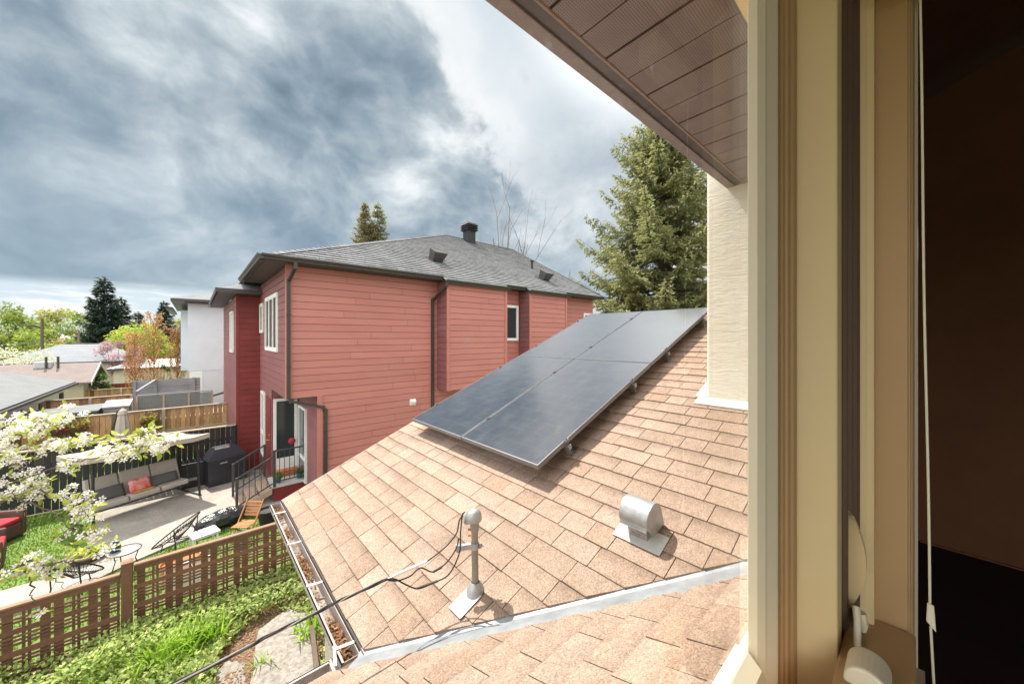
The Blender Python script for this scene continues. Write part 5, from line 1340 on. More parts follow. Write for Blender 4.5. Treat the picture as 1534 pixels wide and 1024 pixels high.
# low shed roofs just over the cedar fence
t = thing('shed', 'low shed with a flat pale roof behind the cedar fence', 'shed', (-3.6, 21.4, 0))
MB().box(-4.55,20.5,0,-2.75,22.3,1.80).build('wall', M['greyboard'], t); MB().hexa([(-4.65,20.4,1.80),(-2.7,20.4,1.86),(-2.7,22.4,1.86),(-4.65,22.4,1.80),(-4.65,20.4,1.86),(-2.7,20.4,1.92),(-2.7,22.4,1.92),(-4.65,22.4,1.86)]).build('roof', M['sheet'], t)
t = thing('hot_tub', 'square hot tub with a white lid behind the cedar fence', 'hot tub', (-2.2, 21.2, 0))
MB().box(-2.62,20.8,0,-1.95,21.7,1.88).build('tub', M['greyboard'], t); MB().hexa([(-2.66,20.75,1.90),(-1.91,20.75,1.90),(-1.91,21.75,2.02),(-2.66,21.75,2.02),(-2.66,20.75,1.98),(-1.91,20.75,1.98),(-1.91,21.75,2.10),(-2.66,21.75,2.10)]).build('lid', M['skytop'], t, bevel=.02)
# street pole with lamp and wires
c = atD(63, 540, 33); zt = CAMZ+28*33/FPX; sp_ = thing('street_pole', 'timber street pole with a lamp arm among the green trees', 'utility pole', (c.x, c.y, 0))
MB().tube([(c.x,c.y,0),(c.x,c.y,zt)], [.13,.09], 10).build('pole', M['poletimber'], sp_)
dl_ = Vector((-SH, CH, 0)); q = Vector((c.x,c.y,zt-.7)); MB().tube([q, q+dl_*.6+Vector((0,0,.1)), q+dl_*1.0+Vector((0,0,.08))], .04, 8).build('lamp_arm', M['greyboard'], sp_)
MB().obox(q+dl_*1.1+Vector((0,0,.05)), (.5,.9,.14), Matrix.Rotation(HEAD+PI/2, 3, 'Z') @ Matrix.Rotation(PI/2,3,'Z')).build('lamp_head', M['darkmetal'], sp_, bevel=.03)
c2 = atD(118, 560, 36); sp2_ = thing('street_pole', 'thin timber pole in front of the grey hip roof', 'utility pole', (c2.x, c2.y, 0)); MB().tube([(c2.x,c2.y,0),(c2.x,c2.y,CAMZ+22*36/FPX*-1+2.2)], [.11,.08], 8).build('pole', M['paletwig'], sp2_)
for k, (h, lab) in enumerate(((512, 'upper overhead wire crossing in front of the far trees'), (524, 'lower overhead wire crossing in front of the far trees'))):
    z = CAMZ+(HY-h)*33/FPX; a = atD(-260, 0, 30); a.z = z+.3; m1 = Vector((c.x,c.y,z)); b = atD(420, 0, 60); b.z = z+.2
    pts = []
    for p, q in ((a, m1), (m1, b)):
        for i in range(12): f = i/11; v_ = p.lerp(q, f); v_.z -= .5*math.sin(PI*f); pts.append(v_)
    t = MB().tube(pts, .016, 5).build('overhead_wire', M['cablegrey']); tag(t, lab, 'wire', 'overhead street wires')

# ================================================================== TREES
def limb(mb, a, b, r0, r1, r, wob=.08, n=5):
    a, b = Vector(a), Vector(b); L = (b-a).length; pts = []
    for i in range(n+1):
        f = i/n; p = a.lerp(b, f); k = math.sin(PI*f)*L*wob
        pts.append(p+Vector((r.uniform(-1,1), r.uniform(-1,1), r.uniform(-.5,.5)))*k*.5)
    pts[0] = a; pts[-1] = b
    mb.tube(pts, [r0+(r1-r0)*i/n for i in range(n+1)], 6); return pts
def spruce(name, label, x, y, h, rad, m, seed, lv=.42, kite=.42, dens=1.0, z0=.06, group='spruce trees', cones=0, gaps=.12, power=.85, droop=.22):
    r = random.Random(seed); t = thing(name, label, 'tree', (x, y, 0), 0, group)
    MB().tube([(0,0,0),(.03,.02,h*.5),(0,0,h)], [h*.017,h*.010,.01], 8).build('trunk', M['bark'], t, world=False)
    cr = MB(); wd = MB(); cn = MB(); z = h*z0+.3
    while z < h-.15:
        f = z/h; L0 = rad*(1-f)**power*(1.0)+.12
        nb = 5+int(3*(1-f))
        ph = r.uniform(0, 6.28)
        for k in range(nb):
            if r.random() < gaps*(1-f*.6): continue
            a = ph+2*PI*k/nb+r.uniform(-.35,.35); L = L0*r.uniform(.62,1.12)
            d = Vector((math.cos(a), math.sin(a), 0)); s = Vector((-math.sin(a), math.cos(a), 0)); zz = z+r.uniform(-.15,.15)
            up = .28*f
            P = lambda u: d*(L*u)+Vector((0,0,zz+L*(up*u - droop*math.sin(PI*u*.75)*1.1 + .16*u*u)))
            wd.tube([P(0), P(.5), P(1)], [.012+.012*L, .009+.005*L, .004], 4, cap=False)
            n = max(3, int(L/kite*3.2*dens)); tb = r.random()*.5
            for q in range(n):
                u = .10+.92*(q+r.random())/n; c = P(min(u,1.02)); wide = (1.05-u)*L*.42+kite*.25
                for sgn in (-1, 1):
                    for rep in range(2):
                        o = c+s*sgn*wide*r.random()+Vector((0,0,r.uniform(-.08,.02)*L*.3))
                        dd = (d*r.uniform(.25,1.0)+s*sgn*r.uniform(.1,1.0)+Vector((0,0,r.uniform(-.75,.15)))).normalized()
                        l = kite*r.uniform(.55,1.15); w = dd.cross(Vector((r.uniform(-.6,.6), r.uniform(-.6,.6), 1))).normalized()*l*.17
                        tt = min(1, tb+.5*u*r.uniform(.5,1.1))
                        cr.face([o, o+dd*l*.45+w, o+dd*l, o+dd*l*.45-w], tt)
                if cones and r.random() < cones*(f**2)*1.4:
                    o = c+Vector((0,0,-.05)); cn.face([o, o+s*.05-Vector((0,0,.10)), o-Vector((0,0,.24)), o-s*.05-Vector((0,0,.10))]); cn.face([o, o+d*.05-Vector((0,0,.10)), o-Vector((0,0,.24)), o-d*.05-Vector((0,0,.10))])
        z += lv*(.55+.55*(1-f))
    for i in range(14):
        o = Vector((0,0,h-.45+.04*i)); a = r.uniform(0,6.28); dd = Vector((math.cos(a)*.6, math.sin(a)*.6, .6)).normalized(); l = kite*.5; w = dd.orthogonal().normalized()*l*.2
        cr.face([o, o+dd*l*.5+w, o+dd*l, o+dd*l*.5-w], .7)
    cr.build('crown', M[m], t, world=False, fix=False); wd.build('limbs', M['bark'], t, world=False, fix=False)
    if cones: cn.build('cones', M['cone'], t, world=False, fix=False)
    return t
def fine_spruce(name, label, x, y, h, rad, m, seed, group):
    r = random.Random(seed); t = thing(name, label, 'tree', (x, y, 0), 0, group)
    MB().tube([(0,0,0),(.05,.03,h*.5),(0,0,h)], [h*.017,h*.011,.02], 10).build('trunk', M['bark'], t, world=False)
    cr = MB(); wd = MB(); z = 2.2
    while z < h-.2:
        f = z/h; L0 = rad*(1-f)**.55+.15; nb = r.choice((5,6,6,7)); ph = r.uniform(0, 6.28)
        for k in range(nb):
            a = ph+2*PI*k/nb+r.uniform(-.4,.4); L = L0*r.choice((.70,.85,.97,1.05,1.15))*r.uniform(.92,1.08)
            d = Vector((math.cos(a), math.sin(a), 0)); s = Vector((-math.sin(a), math.cos(a), 0)); zz = z+r.uniform(-.2,.2)
            dr = r.uniform(.10,.22)*(1-f*.6); up = .22+.25*f
            P = lambda u: d*(L*u)+Vector((0,0,zz-dr*L*math.sin(PI*min(u,1)*.9)+up*L*(u-.45)*max(0,u-.45)*1.6+.12*f*L*u))
            wd.tube([P(0), P(.35), P(.7), P(1)], [.012+.014*L, .010+.009*L, .012, .006], 5, cap=False)
            tb = r.uniform(0, .45); step = .17; n = max(3, int(L/step))
            for q in range(n):
                u = .16+.86*(q+.5)/n
                if r.random() < .12: continue
                for sg in (-1, 1):
                    tl = (.22+(1-u)*L*.36*r.uniform(.5,1.1)); o = P(u); td = (d*r.uniform(.5,.9)+s*sg*r.uniform(.5,1.0)+Vector((0,0,r.uniform(-.45,.05)))).normalized()
                    m_ = max(2, int(tl/.085))
                    for i in range(m_):
                        c = o+td*(tl*(i+.5)/m_)+Vector((0,0,-.10*tl*(i/m_)**2))
                        for rep in range(2):
                            dd = (td+Vector((r.gauss(0,.5), r.gauss(0,.5), r.gauss(-.12,.5)))).normalized(); l = r.uniform(.18,.30); w = dd.cross(Vector((r.uniform(-1,1), r.uniform(-1,1), .6))).normalized()*l*.19
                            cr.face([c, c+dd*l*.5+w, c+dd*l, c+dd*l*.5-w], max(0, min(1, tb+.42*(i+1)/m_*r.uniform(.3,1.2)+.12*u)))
        z += .50*(.6+.5*(1-f))
    for i in range(60):
        o = Vector((0,0,h-.9+.015*i)); a = r.uniform(0,6.28); dd = Vector((math.cos(a)*.6, math.sin(a)*.6, .5)).normalized(); l = .25; w = dd.orthogonal().normalized()*l*.18
        cr.face([o, o+dd*l*.5+w, o+dd*l, o+dd*l*.5-w], .7)
    cr.build('crown', M[m], t, world=False, fix=False); wd.build('limbs', M['bark'], t, world=False, fix=False)
    return t
def broad(name, label, x, y, h, w, m, seed, leaf=.22, n=2600, lump=16, trunkm='bark', group=None, cat='tree', base=.25, flat=.8):
    r = random.Random(seed); t = thing(name, label, cat, (x, y, 0), 0, group)
    wd = MB(); top = Vector((0,0,h*base)); wd.tube([(0,0,0),(r.uniform(-.1,.1),r.uniform(-.1,.1),h*base*.6),top], [h*.024+.02,h*.018+.015,h*.014+.01], 7)
    cs = []
    for i in range(lump):
        a = r.uniform(0,6.28); q = r.random()**.5; zz = h*(base+.08+(.92-base)*r.random()); rr_ = w/2*q*math.sin(PI*min(1,max(.12,(zz/h-base*.7)/(1.08-base*.7))))**.6
        c = Vector((math.cos(a)*rr_, math.sin(a)*rr_, zz-.1*h*.5)); cs.append((c, r.uniform(.16,.30)*w*.72, r.random()))
        limb(wd, top if r.random() < .6 else Vector((0,0,h*base*.8)), c, h*.010+.008, .006, r)
    wd.build('trunk', M[trunkm], t, world=False, fix=False)
    mb = MB()
    for i in range(n):
        c, rr_, tb = cs[int(r.random()*lump)]
        v = Vector((r.gauss(0,1), r.gauss(0,1), r.gauss(0,1)*flat)).normalized()*rr_*r.random()**.4
        p = c+v; d = Vector((r.uniform(-1,1), r.uniform(-1,1), r.uniform(-.8,.5))).normalized(); l = leaf*r.uniform(.6,1.25); wv = d.orthogonal().normalized(); wv = (wv*math.cos(i)+d.cross(wv)*math.sin(i))*l*.36
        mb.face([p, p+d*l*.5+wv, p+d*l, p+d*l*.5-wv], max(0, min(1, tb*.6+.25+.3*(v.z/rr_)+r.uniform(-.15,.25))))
    mb.build('crown', M[m], t, world=False, fix=False); return t
def columnar(name, label, x, y, h, w, seed, m='orangeleaf', tw='orangetwig', n=900, leaf=.13, group=None):
    r = random.Random(seed); t = thing(name, label, 'tree', (x, y, 0), 0, group); wd = MB(); mb = MB()
    wd.tube([(0,0,0),(0,0,h)], [.05,.008], 6)
    for i in range(46):
        z = h*(.12+.8*r.random()); a = r.uniform(0,6.28); L = h*.30*r.uniform(.6,1.2); d = Vector((math.cos(a), math.sin(a), 0)); e = w/2*r.uniform(.5,1.05)
        p0_, p1_ = Vector((0,0,z)), d*e+Vector((0,0,min(z+L, h*1.02))); m_ = d*e*.75+Vector((0,0,z+L*.4)); wd.tube([p0_, m_, p1_], [.016,.011,.004], 4, cap=False)
        for q in range(int(n/46)):
            f = r.random(); c = m_.lerp(p1_, f) if r.random() < .7 else p0_.lerp(m_, f); c += Vector((r.gauss(0,.06), r.gauss(0,.06), r.gauss(0,.06)))
            dd = Vector((r.uniform(-1,1), r.uniform(-1,1), r.uniform(-.6,1))).normalized(); l = leaf*r.uniform(.6,1.2); wv = dd.orthogonal().normalized()*l*.3
            mb.face([c, c+dd*l*.5+wv, c+dd*l, c+dd*l*.5-wv], r.random())
    wd.build('trunk', M[tw], t, world=False, fix=False); mb.build('crown', M[m], t, world=False, fix=False); return t
def bare(name, label, x, y, h, spread, seed, group=None, n=9, twm='paletwig', r0=.12):
    r = random.Random(seed); t = thing(name, label, 'tree', (x, y, 0), 0, group); wd = MB()
    wd.tube([(0,0,0),(0,0,h*.25)], [r0*1.5,r0*1.2], 8)
    def grow(p, d, L, rad, lev):
        q = p+d*L; mid = p.lerp(q, .5)+Vector((r.uniform(-1,1), r.uniform(-1,1), 0))*L*.05
        wd.tube([p, mid, q], [rad, rad*.8, rad*.55], 5, cap=False)
        if lev == 0: return
        for k in range(r.choice((1,2,2))):
            f = r.uniform(.4, 1); s = p.lerp(q, f); dd = (d+Vector((r.uniform(-1,1), r.uniform(-1,1), r.uniform(-.1,.5)))*.48).normalized(); grow(s, dd, L*r.uniform(.45,.75), rad*.5, lev-1)
    for i in range(n):
        a = 2*PI*i/n+r.uniform(-.3,.3); d = Vector((math.cos(a)*spread, math.sin(a)*spread, 1)).normalized(); grow(Vector((0,0,h*.22)), d, h*r.uniform(.38,.5), r0*.6, 3)
    wd.build('trunk', M[twm], t, world=False, fix=False); return t
def top(py, d): return CAMZ+(HY-py)*d/FPX
# the big spruce on the right
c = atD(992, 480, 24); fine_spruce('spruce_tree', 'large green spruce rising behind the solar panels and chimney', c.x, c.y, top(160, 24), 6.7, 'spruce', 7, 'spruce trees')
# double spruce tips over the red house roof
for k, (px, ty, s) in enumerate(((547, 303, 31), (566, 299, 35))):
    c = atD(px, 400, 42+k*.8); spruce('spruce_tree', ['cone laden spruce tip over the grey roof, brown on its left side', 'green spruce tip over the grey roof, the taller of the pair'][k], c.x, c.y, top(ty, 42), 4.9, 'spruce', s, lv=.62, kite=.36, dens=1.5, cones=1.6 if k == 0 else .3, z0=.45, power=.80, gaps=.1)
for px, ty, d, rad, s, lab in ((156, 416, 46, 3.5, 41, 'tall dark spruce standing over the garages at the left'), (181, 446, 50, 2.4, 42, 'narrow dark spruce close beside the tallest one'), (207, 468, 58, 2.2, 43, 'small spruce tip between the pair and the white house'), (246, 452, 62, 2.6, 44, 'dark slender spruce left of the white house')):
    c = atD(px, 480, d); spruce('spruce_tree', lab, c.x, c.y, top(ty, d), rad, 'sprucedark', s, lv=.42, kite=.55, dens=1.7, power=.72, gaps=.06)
G = 'deciduous trees beyond the garages'
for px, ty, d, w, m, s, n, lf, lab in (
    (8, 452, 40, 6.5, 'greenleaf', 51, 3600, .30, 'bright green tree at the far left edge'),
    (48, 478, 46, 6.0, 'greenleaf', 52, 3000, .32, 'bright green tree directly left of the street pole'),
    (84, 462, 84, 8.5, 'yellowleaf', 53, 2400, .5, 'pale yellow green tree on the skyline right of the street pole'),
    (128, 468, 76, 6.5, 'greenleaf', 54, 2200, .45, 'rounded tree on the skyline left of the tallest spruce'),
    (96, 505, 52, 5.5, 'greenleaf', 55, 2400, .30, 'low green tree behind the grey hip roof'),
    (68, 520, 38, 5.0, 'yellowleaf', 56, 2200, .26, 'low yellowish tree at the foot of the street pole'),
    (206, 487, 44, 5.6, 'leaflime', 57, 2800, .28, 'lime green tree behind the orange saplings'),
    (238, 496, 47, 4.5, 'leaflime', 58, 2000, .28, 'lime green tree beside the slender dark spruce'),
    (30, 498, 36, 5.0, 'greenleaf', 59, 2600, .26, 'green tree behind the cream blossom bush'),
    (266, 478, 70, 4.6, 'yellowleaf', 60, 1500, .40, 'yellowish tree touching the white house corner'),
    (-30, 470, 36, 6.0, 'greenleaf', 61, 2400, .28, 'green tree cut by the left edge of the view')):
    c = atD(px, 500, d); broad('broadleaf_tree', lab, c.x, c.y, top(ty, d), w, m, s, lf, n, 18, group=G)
c = atD(16, 545, 28); broad('blossom_bush', 'cream flowering bush behind the white garage', c.x, c.y, top(524, 28), 4.0, 'creamleaf', 71, .17, 3000, 18, cat='bush', base=.12)
c = atD(178, 540, 33); broad('blossom_tree', 'pink flowering tree between the orange saplings', c.x, c.y, top(508, 33), 3.0, 'pinkleaf', 72, .16, 2400, 16)
for px, ty, w, s, d, lab in ((198, 502, 1.15, 81, 20.8, 'left of the three orange saplings, rising from the cedar fence'), (228, 470, 1.25, 82, 21.6, 'tallest orange sapling, rising behind the grey screen'), (264, 492, 1.05, 83, 22.2, 'orange sapling nearest the white house')):
    c = atD(px, 560, d); columnar('columnar_sapling', lab, c.x, c.y+1.2, top(ty, d), w, s, n=1700, leaf=.11, group='orange columnar saplings')
for px, ty, w, s, lab in ((127, 562, 1.1, 91, 'left green cedar bush behind the far fence'), (152, 558, 1.0, 92, 'pointed green cedar bush, right of its neighbour')):
    c = atD(px, 580, 20.3); broad('cedar_bush', lab, c.x, c.y, top(ty, 20.3), w, 'cedarleaf', s, .11, 1800, 18, cat='bush', base=.08, group='green cedar bushes')
c = atD(246, 560, 22.5); broad('cedar_bush', 'dark cedar bush between two orange saplings', c.x, c.y, top(545, 22.5), .9, 'cedarleaf', 93, .11, 1000, 12, cat='bush', base=.08, group='green cedar bushes')
c = atD(285, 560, 23.2); broad('potted_shrub', 'olive shrub beside the corner of the white house', c.x, c.y+1, top(553, 23.2), .9, 'cedarleaf', 94, .11, 900, 12, cat='bush', base=.08)
for px, ty, d, s, lab, sp_x in ((752, 266, 36, 101, 'bare pale tree, the tallest behind the grey ridge', .10), (776, 300, 37, 102, 'bare leaning tree right of the louvred vent', .14), (628, 318, 44, 103, 'faint bare tree behind the ridge, right of the spruce tips', .18), (845, 392, 40, 104, 'sparse tree top just above the far grey slope', .22)):
    c = atD(px, 400, d); bare('bare_tree', lab, c.x, c.y, top(ty, d)*1.02, sp_x, s, 'bare trees behind the grey roof', 4, r0=.13)
c = atD(690, 400, 40); broad('broadleaf_tree', 'lime tree top showing beside the louvred vent', c.x, c.y, top(332, 40), 3.6, 'leaflime', 105, .26, 900, 9)
for px, ty, d, s in ((915, 448, 26, 111),):
    c = atD(px, 500, d); broad('conifer_bush', 'green bush at the foot of the big spruce', c.x+1.5, c.y, top(ty, d), 4.5, 'spruce', s, .22, 2600, 16, cat='bush')

# ------------------------------------------------------------------ crab-apple in blossom, reaching in from the left
rb_ = random.Random(77)
ct = thing('blossom_tree', 'crab apple branches with white blossom and lime leaves in front of the lawn', 'tree', (-3.2, 4.9, 0))
wd = MB(); pet = MB(); lf = MB(); st = MB()
hub = Vector((-3.1, 5.0, 2.2)); wd.tube([(-3.2,4.9,0),(-3.15,4.95,1.2),hub], [.09,.075,.06], 8)
def flower(c, n, s):
    n = n.normalized(); u = n.orthogonal().normalized(); v = n.cross(u); a0 = rb_.uniform(0, 6)
    for k in range(5):
        a = a0+2*PI*k/5; d = u*math.cos(a)+v*math.sin(a); w = n.cross(d)
        t = rb_.random(); b = c+d*s*.12
        pet.face([b, b+d*s*.5+w*s*.30+n*s*.12, b+d*s*.92+w*s*.16+n*s*.2, b+d*s*.92-w*s*.16+n*s*.2, b+d*s*.5-w*s*.30+n*s*.12], t)
    for k in range(5):
        a = rb_.uniform(0, 6.28); d = (u*math.cos(a)+v*math.sin(a))*.22*s; q = c+d+n*s*.35; w = d.cross(n).normalized()*s*.05; st.face([c, q+w, q-w])
def leaf(c, d, s):
    d = d.normalized(); w = d.orthogonal().normalized(); w = w*math.cos(rb_.uniform(0,6))+d.cross(w)*math.sin(rb_.uniform(0,6)); w = w.normalized(); n = d.cross(w); t = rb_.random()
    a, b = c+d*s*.35, c+d*s*.7
    lf.face([c, a+w*s*.24+n*s*.06, a], t); lf.face([c, a, a-w*s*.24+n*s*.06], t)
    lf.face([a, a+w*s*.24+n*s*.06, b+w*s*.17+n*s*.04, b], t); lf.face([a, b, b-w*s*.17+n*s*.04, a-w*s*.24+n*s*.06], t)
    lf.face([b, b+w*s*.17+n*s*.04, c+d*s], t); lf.face([b, c+d*s, b-w*s*.17+n*s*.04], t)
def cluster(c, out, nf, nl, spread=.055):
    for _ in range(nf):
        n = (Vector((rb_.gauss(0,.7), rb_.gauss(0,.7), rb_.gauss(.35,.6)))+out*.5); n = n if n.length > .1 else Vector((0,0,1))
        p = c+n.normalized()*spread*rb_.uniform(.5,1.2); flower(p, n, rb_.uniform(.024,.032))
    for _ in range(nl):
        d = Vector((rb_.gauss(0,.7), rb_.gauss(0,.7), rb_.gauss(.05,.6)))+out*.4; leaf(c+d.normalized()*rb_.uniform(.01,.05), d, rb_.uniform(.045,.085))
def branch(pxs, dens=26, nf=5, nl=3, r0=.010, spread=.05, side=.10):
    dens *= .43; side *= .8; nf += 1
    P = smooth_path([atD(a, b, d) for a, b, d in pxs], 8)
    P = [p+Vector((rb_.gauss(0,.008), rb_.gauss(0,.008), rb_.gauss(0,.008))) for p in P]
    wd.tube(P, [r0*(1-.8*i/(len(P)-1)) for i in range(len(P))], 6, t=.5)
    L = sum((b-a).length for a, b in zip(P, P[1:]))
    kn = [rb_.uniform(.02,1) for _ in range(max(3,int(L*7)))]+[1.0]
    for _ in range(int(dens*L)):
        f = (round(rb_.random()*9)/9*.97+rb_.gauss(0,.028))**.9 if False else min(1,max(0,rb_.choice(kn)+rb_.gauss(0,.03))); f *= (len(P)-1); i = min(int(f), len(P)-2); c = P[i].lerp(P[i+1], f-i); out = Vector((rb_.gauss(0,1), rb_.gauss(0,1), rb_.gauss(.2,.8))).normalized()
        tip = c+out*side*rb_.uniform(.2,1.1)
        wd.tube([c, c.lerp(tip,.5)+Vector((0,0,.01)), tip], [.0032,.0026,.002], 4, cap=False)
        cluster(tip, out, rb_.randint(max(0,nf-3), nf+1), rb_.randint(max(1,nl-2), nl+2), spread)
branch([(-120,800,3.5),(-20,742,3.4),(60,708,3.35),(130,688,3.3),(190,672,3.25),(252,664,3.2)], 30, 5, 3)
branch([(-120,700,3.7),(-30,672,3.6),(20,652,3.5),(70,640,3.45),(108,628,3.4)], 44, 6, 3, side=.15)
branch([(-120,735,3.6),(-20,700,3.5),(40,690,3.45),(90,668,3.4),(128,662,3.4)], 34, 6, 3, side=.13)
branch([(-120,640,3.7),(-40,640,3.6),(10,628,3.55),(40,640,3.5)], 50, 6, 3, side=.16)
branch([(150,682,3.28),(178,666,3.25),(205,662,3.22),(214,648,3.2)], 22, 2, 5)
branch([(40,724,3.4),(75,742,3.35),(108,752,3.3),(136,776,3.3)], 30, 5, 3, side=.12)
branch([(-60,770,3.3),(20,748,3.3),(70,765,3.3),(110,792,3.3),(140,806,3.3)], 24, 4, 3, side=.12)
branch([(-100,880,3.0),(-10,862,3.0),(40,848,3.0),(70,846,3.0),(110,838,3.0),(155,830,3.0)], 26, 4, 4, side=.10)
branch([(40,848,3.0),(48,880,3.0),(50,905,2.98)], 22, 3, 3); branch([(20,852,3.0),(45,838,3.0),(72,858,3.0),(95,880,3.0)], 16, 3, 3)
branch([(110,792,3.25),(118,760,3.22),(140,742,3.2)], 22, 3, 4); branch([(-80,690,3.55),(-10,668,3.5),(30,700,3.45),(60,742,3.4)], 30, 6, 3, side=.14)
wd.tube([hub, atD(-120,800,3.5)], [.05,.014], 6).tube([hub, atD(-120,700,3.7)], [.05,.014], 6).tube([hub, atD(-100,880,3.0)], [.05,.012], 6).tube([hub, atD(-120,640,3.7)], [.04,.012], 6)
wd.build('trunk', M['bark'], ct, fix=False); pet.build('petals', M['petal'], ct, fix=False); lf.build('leaves', M['leaflime'], ct, fix=False); st.build('stamens', M['stamen'], ct, fix=False)
# ================================================================== LIGHT, SKY, CAMERA
SUN_EL, SUN_AZ = R(60), R(97)      # azimuth counter-clockwise from +X
sd = Vector((math.cos(SUN_EL)*math.cos(SUN_AZ), math.cos(SUN_EL)*math.sin(SUN_AZ), math.sin(SUN_EL)))
sl = bpy.data.lights.new('sun', 'SUN'); sl.energy = 4.4; sl.angle = R(.5); sl.color = (1.0, .93, .82)
so = bpy.data.objects.new('sun', sl); col.objects.link(so); so.rotation_euler = sd.to_track_quat('Z', 'Y').to_euler(); so.location = (0, 20, 40)
w = bpy.data.worlds.new('World'); scene.world = w; w.use_nodes = True
nt = w.node_tree; nt.nodes.clear()
wo = nt.nodes.new('ShaderNodeOutputWorld'); bg = nt.nodes.new('ShaderNodeBackground'); nt.links.new(bg.outputs[0], wo.inputs[0])
sky = nt.nodes.new('ShaderNodeTexSky'); sky.sky_type = 'NISHITA'; sky.sun_disc = False
sky.sun_elevation = SUN_EL; sky.sun_rotation = R(90)-SUN_AZ; sky.altitude = 1000
tc = nt.nodes.new('ShaderNodeTexCoord'); D = tc.outputs['Generated']
nrm = nt.nodes.new('ShaderNodeVectorMath'); nrm.operation = 'NORMALIZE'; nt.links.new(D, nrm.inputs[0]); D = nrm.outputs[0]
sep = nt.nodes.new('ShaderNodeSeparateXYZ'); nt.links.new(D, sep.inputs[0]); Zd = sep.outputs[2]
def vdot(v):
    n = nt.nodes.new('ShaderNodeVectorMath'); n.operation = 'DOT_PRODUCT'; nt.links.new(D, n.inputs[0]); n.inputs[1].default_value = v; return n.outputs['Value']
def cnoise(scale, detail, rough, dist=0, off=(0,0,0), stretch=(1,1,1.5), rot=(0,0,0)):
    mp = nt.nodes.new('ShaderNodeMapping'); nt.links.new(D, mp.inputs[0]); mp.inputs['Location'].default_value = off
    mp.inputs['Scale'].default_value = stretch; mp.inputs['Rotation'].default_value = rot
    n = nt.nodes.new('ShaderNodeTexNoise'); nt.links.new(mp.outputs[0], n.inputs['Vector'])
    n.inputs['Scale'].default_value = scale; n.inputs['Detail'].default_value = detail; n.inputs['Roughness'].default_value = rough; n.inputs['Distortion'].default_value = dist
    return n.outputs[0]
def dirpx(px, py): return tuple(ray(px, py).normalized())
def vmath(op, a, b):
    n = nt.nodes.new('ShaderNodeVectorMath'); n.operation = op
    for i, q in enumerate((a, b)):
        if isinstance(q, tuple): n.inputs[i].default_value = q
        else: nt.links.new(q, n.inputs[i])
    return n.outputs[0]
# the billows: directions bent by a slow noise, then broken up by finer ones
wn = nt.nodes.new('ShaderNodeTexNoise'); nt.links.new(D, wn.inputs['Vector']); wn.inputs['Scale'].default_value = 2.6; wn.inputs['Detail'].default_value = 3
D0 = D
D = vmath('ADD', D0, vmath('MULTIPLY', vmath('SUBTRACT', wn.outputs['Color'], (.5,.5,.5)), (.20,.20,.16)))
nbig = cnoise(1.7, 5, .5, 0, (3.1,1.7,.4), (1,1,1.5))
nmid = cnoise(4.4, 10, .55, 0, (7.3,2.2,.9), (1,1,1.35), (R(12),R(10),0))
nfin = cnoise(8.5, 9, .58, 0, (1.3,9.2,.2), (1,1,1.3))
nedge = cnoise(3.4, 10, .56, 0, (2.2,5.1,0), (1,1,1.1))
D = D0
# dark cloud body against the brighter thin cloud on the right
edge = mth(nt, 'ADD', vdot(dirpx(1150, -250)), mth(nt, 'MULTIPLY', mth(nt, 'SUBTRACT', nedge, .5), .26))
edge = mth(nt, 'ADD', edge, mth(nt, 'MULTIPLY', mth(nt, 'SUBTRACT', nfin, .5), .07))
bright = ramp(nt, edge, [(.795, 0), (.825, 1)], 'EASE')
shape = mth(nt, 'ADD', mth(nt, 'MULTIPLY', nmid, .45), mth(nt, 'MULTIPLY', nbig, .55))
shape = mth(nt, 'ADD', shape, mth(nt, 'MULTIPLY', mth(nt, 'SUBTRACT', nfin, .5), .22))
dark = ramp(nt, shape, [(.40, (.16,.22,.27)), (.47, (.285,.36,.41)), (.525, (.45,.515,.545)), (.57, (.64,.70,.72)), (.62, (.92,.94,.94))])
# the deck is darker and bluer low down on the left
low = ramp(nt, Zd, [(.10, 1), (.42, 0)])
left = ramp(nt, vdot(dirpx(120, 330)), [(.78, 0), (.97, 1)])
dark = mixc(nt, mth(nt, 'MULTIPLY', mth(nt, 'MULTIPLY', low, left), .6), dark, (.19,.285,.37))
thin = ramp(nt, cnoise(2.2, 6, .55, .2, (4,4,0)), [(.3, (.66,.74,.79)), (.7, (.84,.88,.90))])
rim = ramp(nt, edge, [(.785, 0), (.815, 1), (.835, 1), (.90, 0)], 'EASE')
cl = mixc(nt, bright, dark, thin)
cl = mixc(nt, mth(nt, 'MULTIPLY', rim, ramp(nt, nfin, [(.35, .35), (.6, .95)])), cl, (.95,.96,.95))
# right of the far roof the low sky is a patchwork of white and grey
lowr = mth(nt, 'MULTIPLY', ramp(nt, vdot(dirpx(900, 360)), [(.93, 0), (.985, 1)]), .7)
cl = mixc(nt, lowr, cl, ramp(nt, mth(nt, 'ADD', mth(nt, 'MULTIPLY', nmid, .6), mth(nt, 'MULTIPLY', nfin, .4)), [(.38, (.36,.43,.50)), (.5, (.56,.62,.66)), (.6, (.84,.87,.88))]))
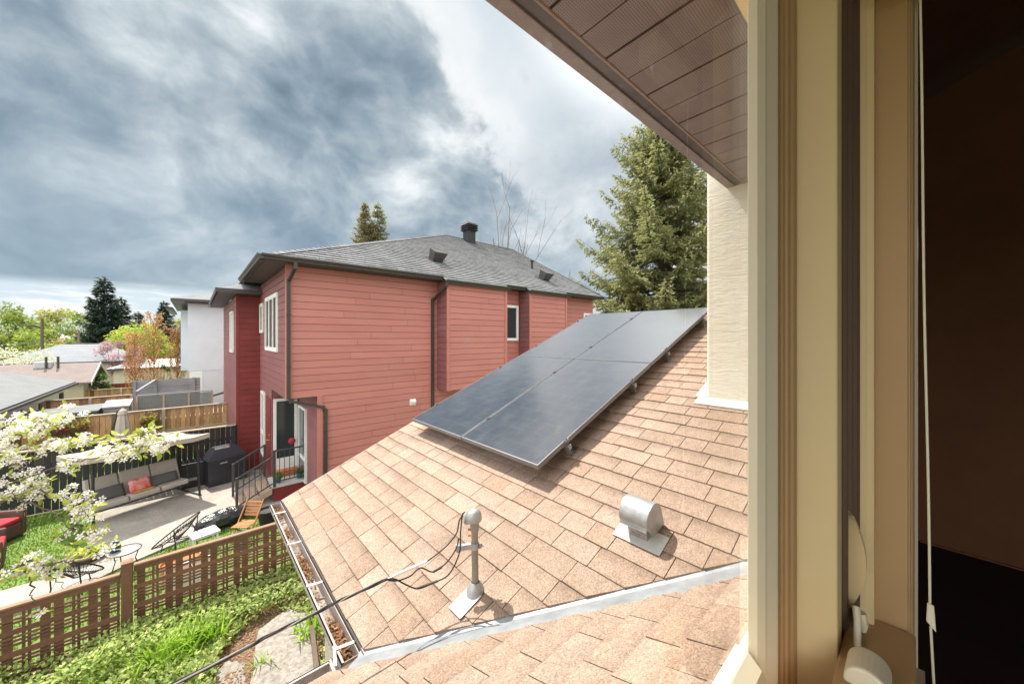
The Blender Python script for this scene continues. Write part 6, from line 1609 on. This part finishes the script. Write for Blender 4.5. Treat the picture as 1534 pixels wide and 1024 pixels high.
# clear pale gap under the deck at the horizon
gap = ramp(nt, mth(nt, 'ADD', Zd, mth(nt, 'MULTIPLY', mth(nt, 'SUBTRACT', nmid, .5), .03)), [(.088, 1), (.104, 0)])
gap = mth(nt, 'MULTIPLY', gap, ramp(nt, vdot(dirpx(40, 450)), [(.90, .25), (.975, 1)]))
gapc = ramp(nt, cnoise(5, 6, .6, 0, (0,0,0), (1,1,6)), [(.45, (.66,.75,.83)), (.56, (.97,.98,.98))])
cl = mixc(nt, gap, cl, gapc)
cl = mixc(nt, 1.0, cl, (.56,.56,.56), 'MULTIPLY')
# out-of-view sky brightened, added as fill for shaded walls and the window frame
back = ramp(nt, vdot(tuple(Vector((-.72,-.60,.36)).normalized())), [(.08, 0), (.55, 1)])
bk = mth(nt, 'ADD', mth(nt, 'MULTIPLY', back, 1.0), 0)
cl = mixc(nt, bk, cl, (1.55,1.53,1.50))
skc = nt.nodes.new('ShaderNodeVectorMath'); skc.operation = 'SCALE'; nt.links.new(sky.outputs[0], skc.inputs[0]); skc.inputs['Scale'].default_value = .08
glow = ramp(nt, vdot(tuple(sd)), [(.93, 0), (.99, 1)], 'EASE')  # unseen bright sky round the sun, added to light window and chimney
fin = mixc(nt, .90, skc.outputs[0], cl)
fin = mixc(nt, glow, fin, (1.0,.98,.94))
glare = ramp(nt, vdot(dirpx(1090, -190)), [(.915, 0), (.995, 1)], 'EASE')   # bright patch added behind the eave for the solar panels to reflect
fin = mixc(nt, glare, fin, (.95,.97,.96))
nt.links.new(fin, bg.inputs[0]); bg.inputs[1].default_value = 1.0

cam = bpy.data.cameras.new('camera'); co = bpy.data.objects.new('camera', cam); col.objects.link(co)
co.location = EYE; co.rotation_euler = (R(90), 0, HEAD - R(90))
cam.sensor_width = 36; cam.lens = FPX/1534*36; cam.shift_y = -(512-HY)/1534; cam.clip_start = .02; cam.clip_end = 3000
scene.camera = co
scene.view_settings.view_transform = 'Standard'; scene.view_settings.look = 'None'; scene.view_settings.gamma = 1; scene.view_settings.exposure = 1.0
scene.cycles.max_bounces = 8; scene.cycles.transparent_max_bounces = 24; scene.cycles.diffuse_bounces = 4
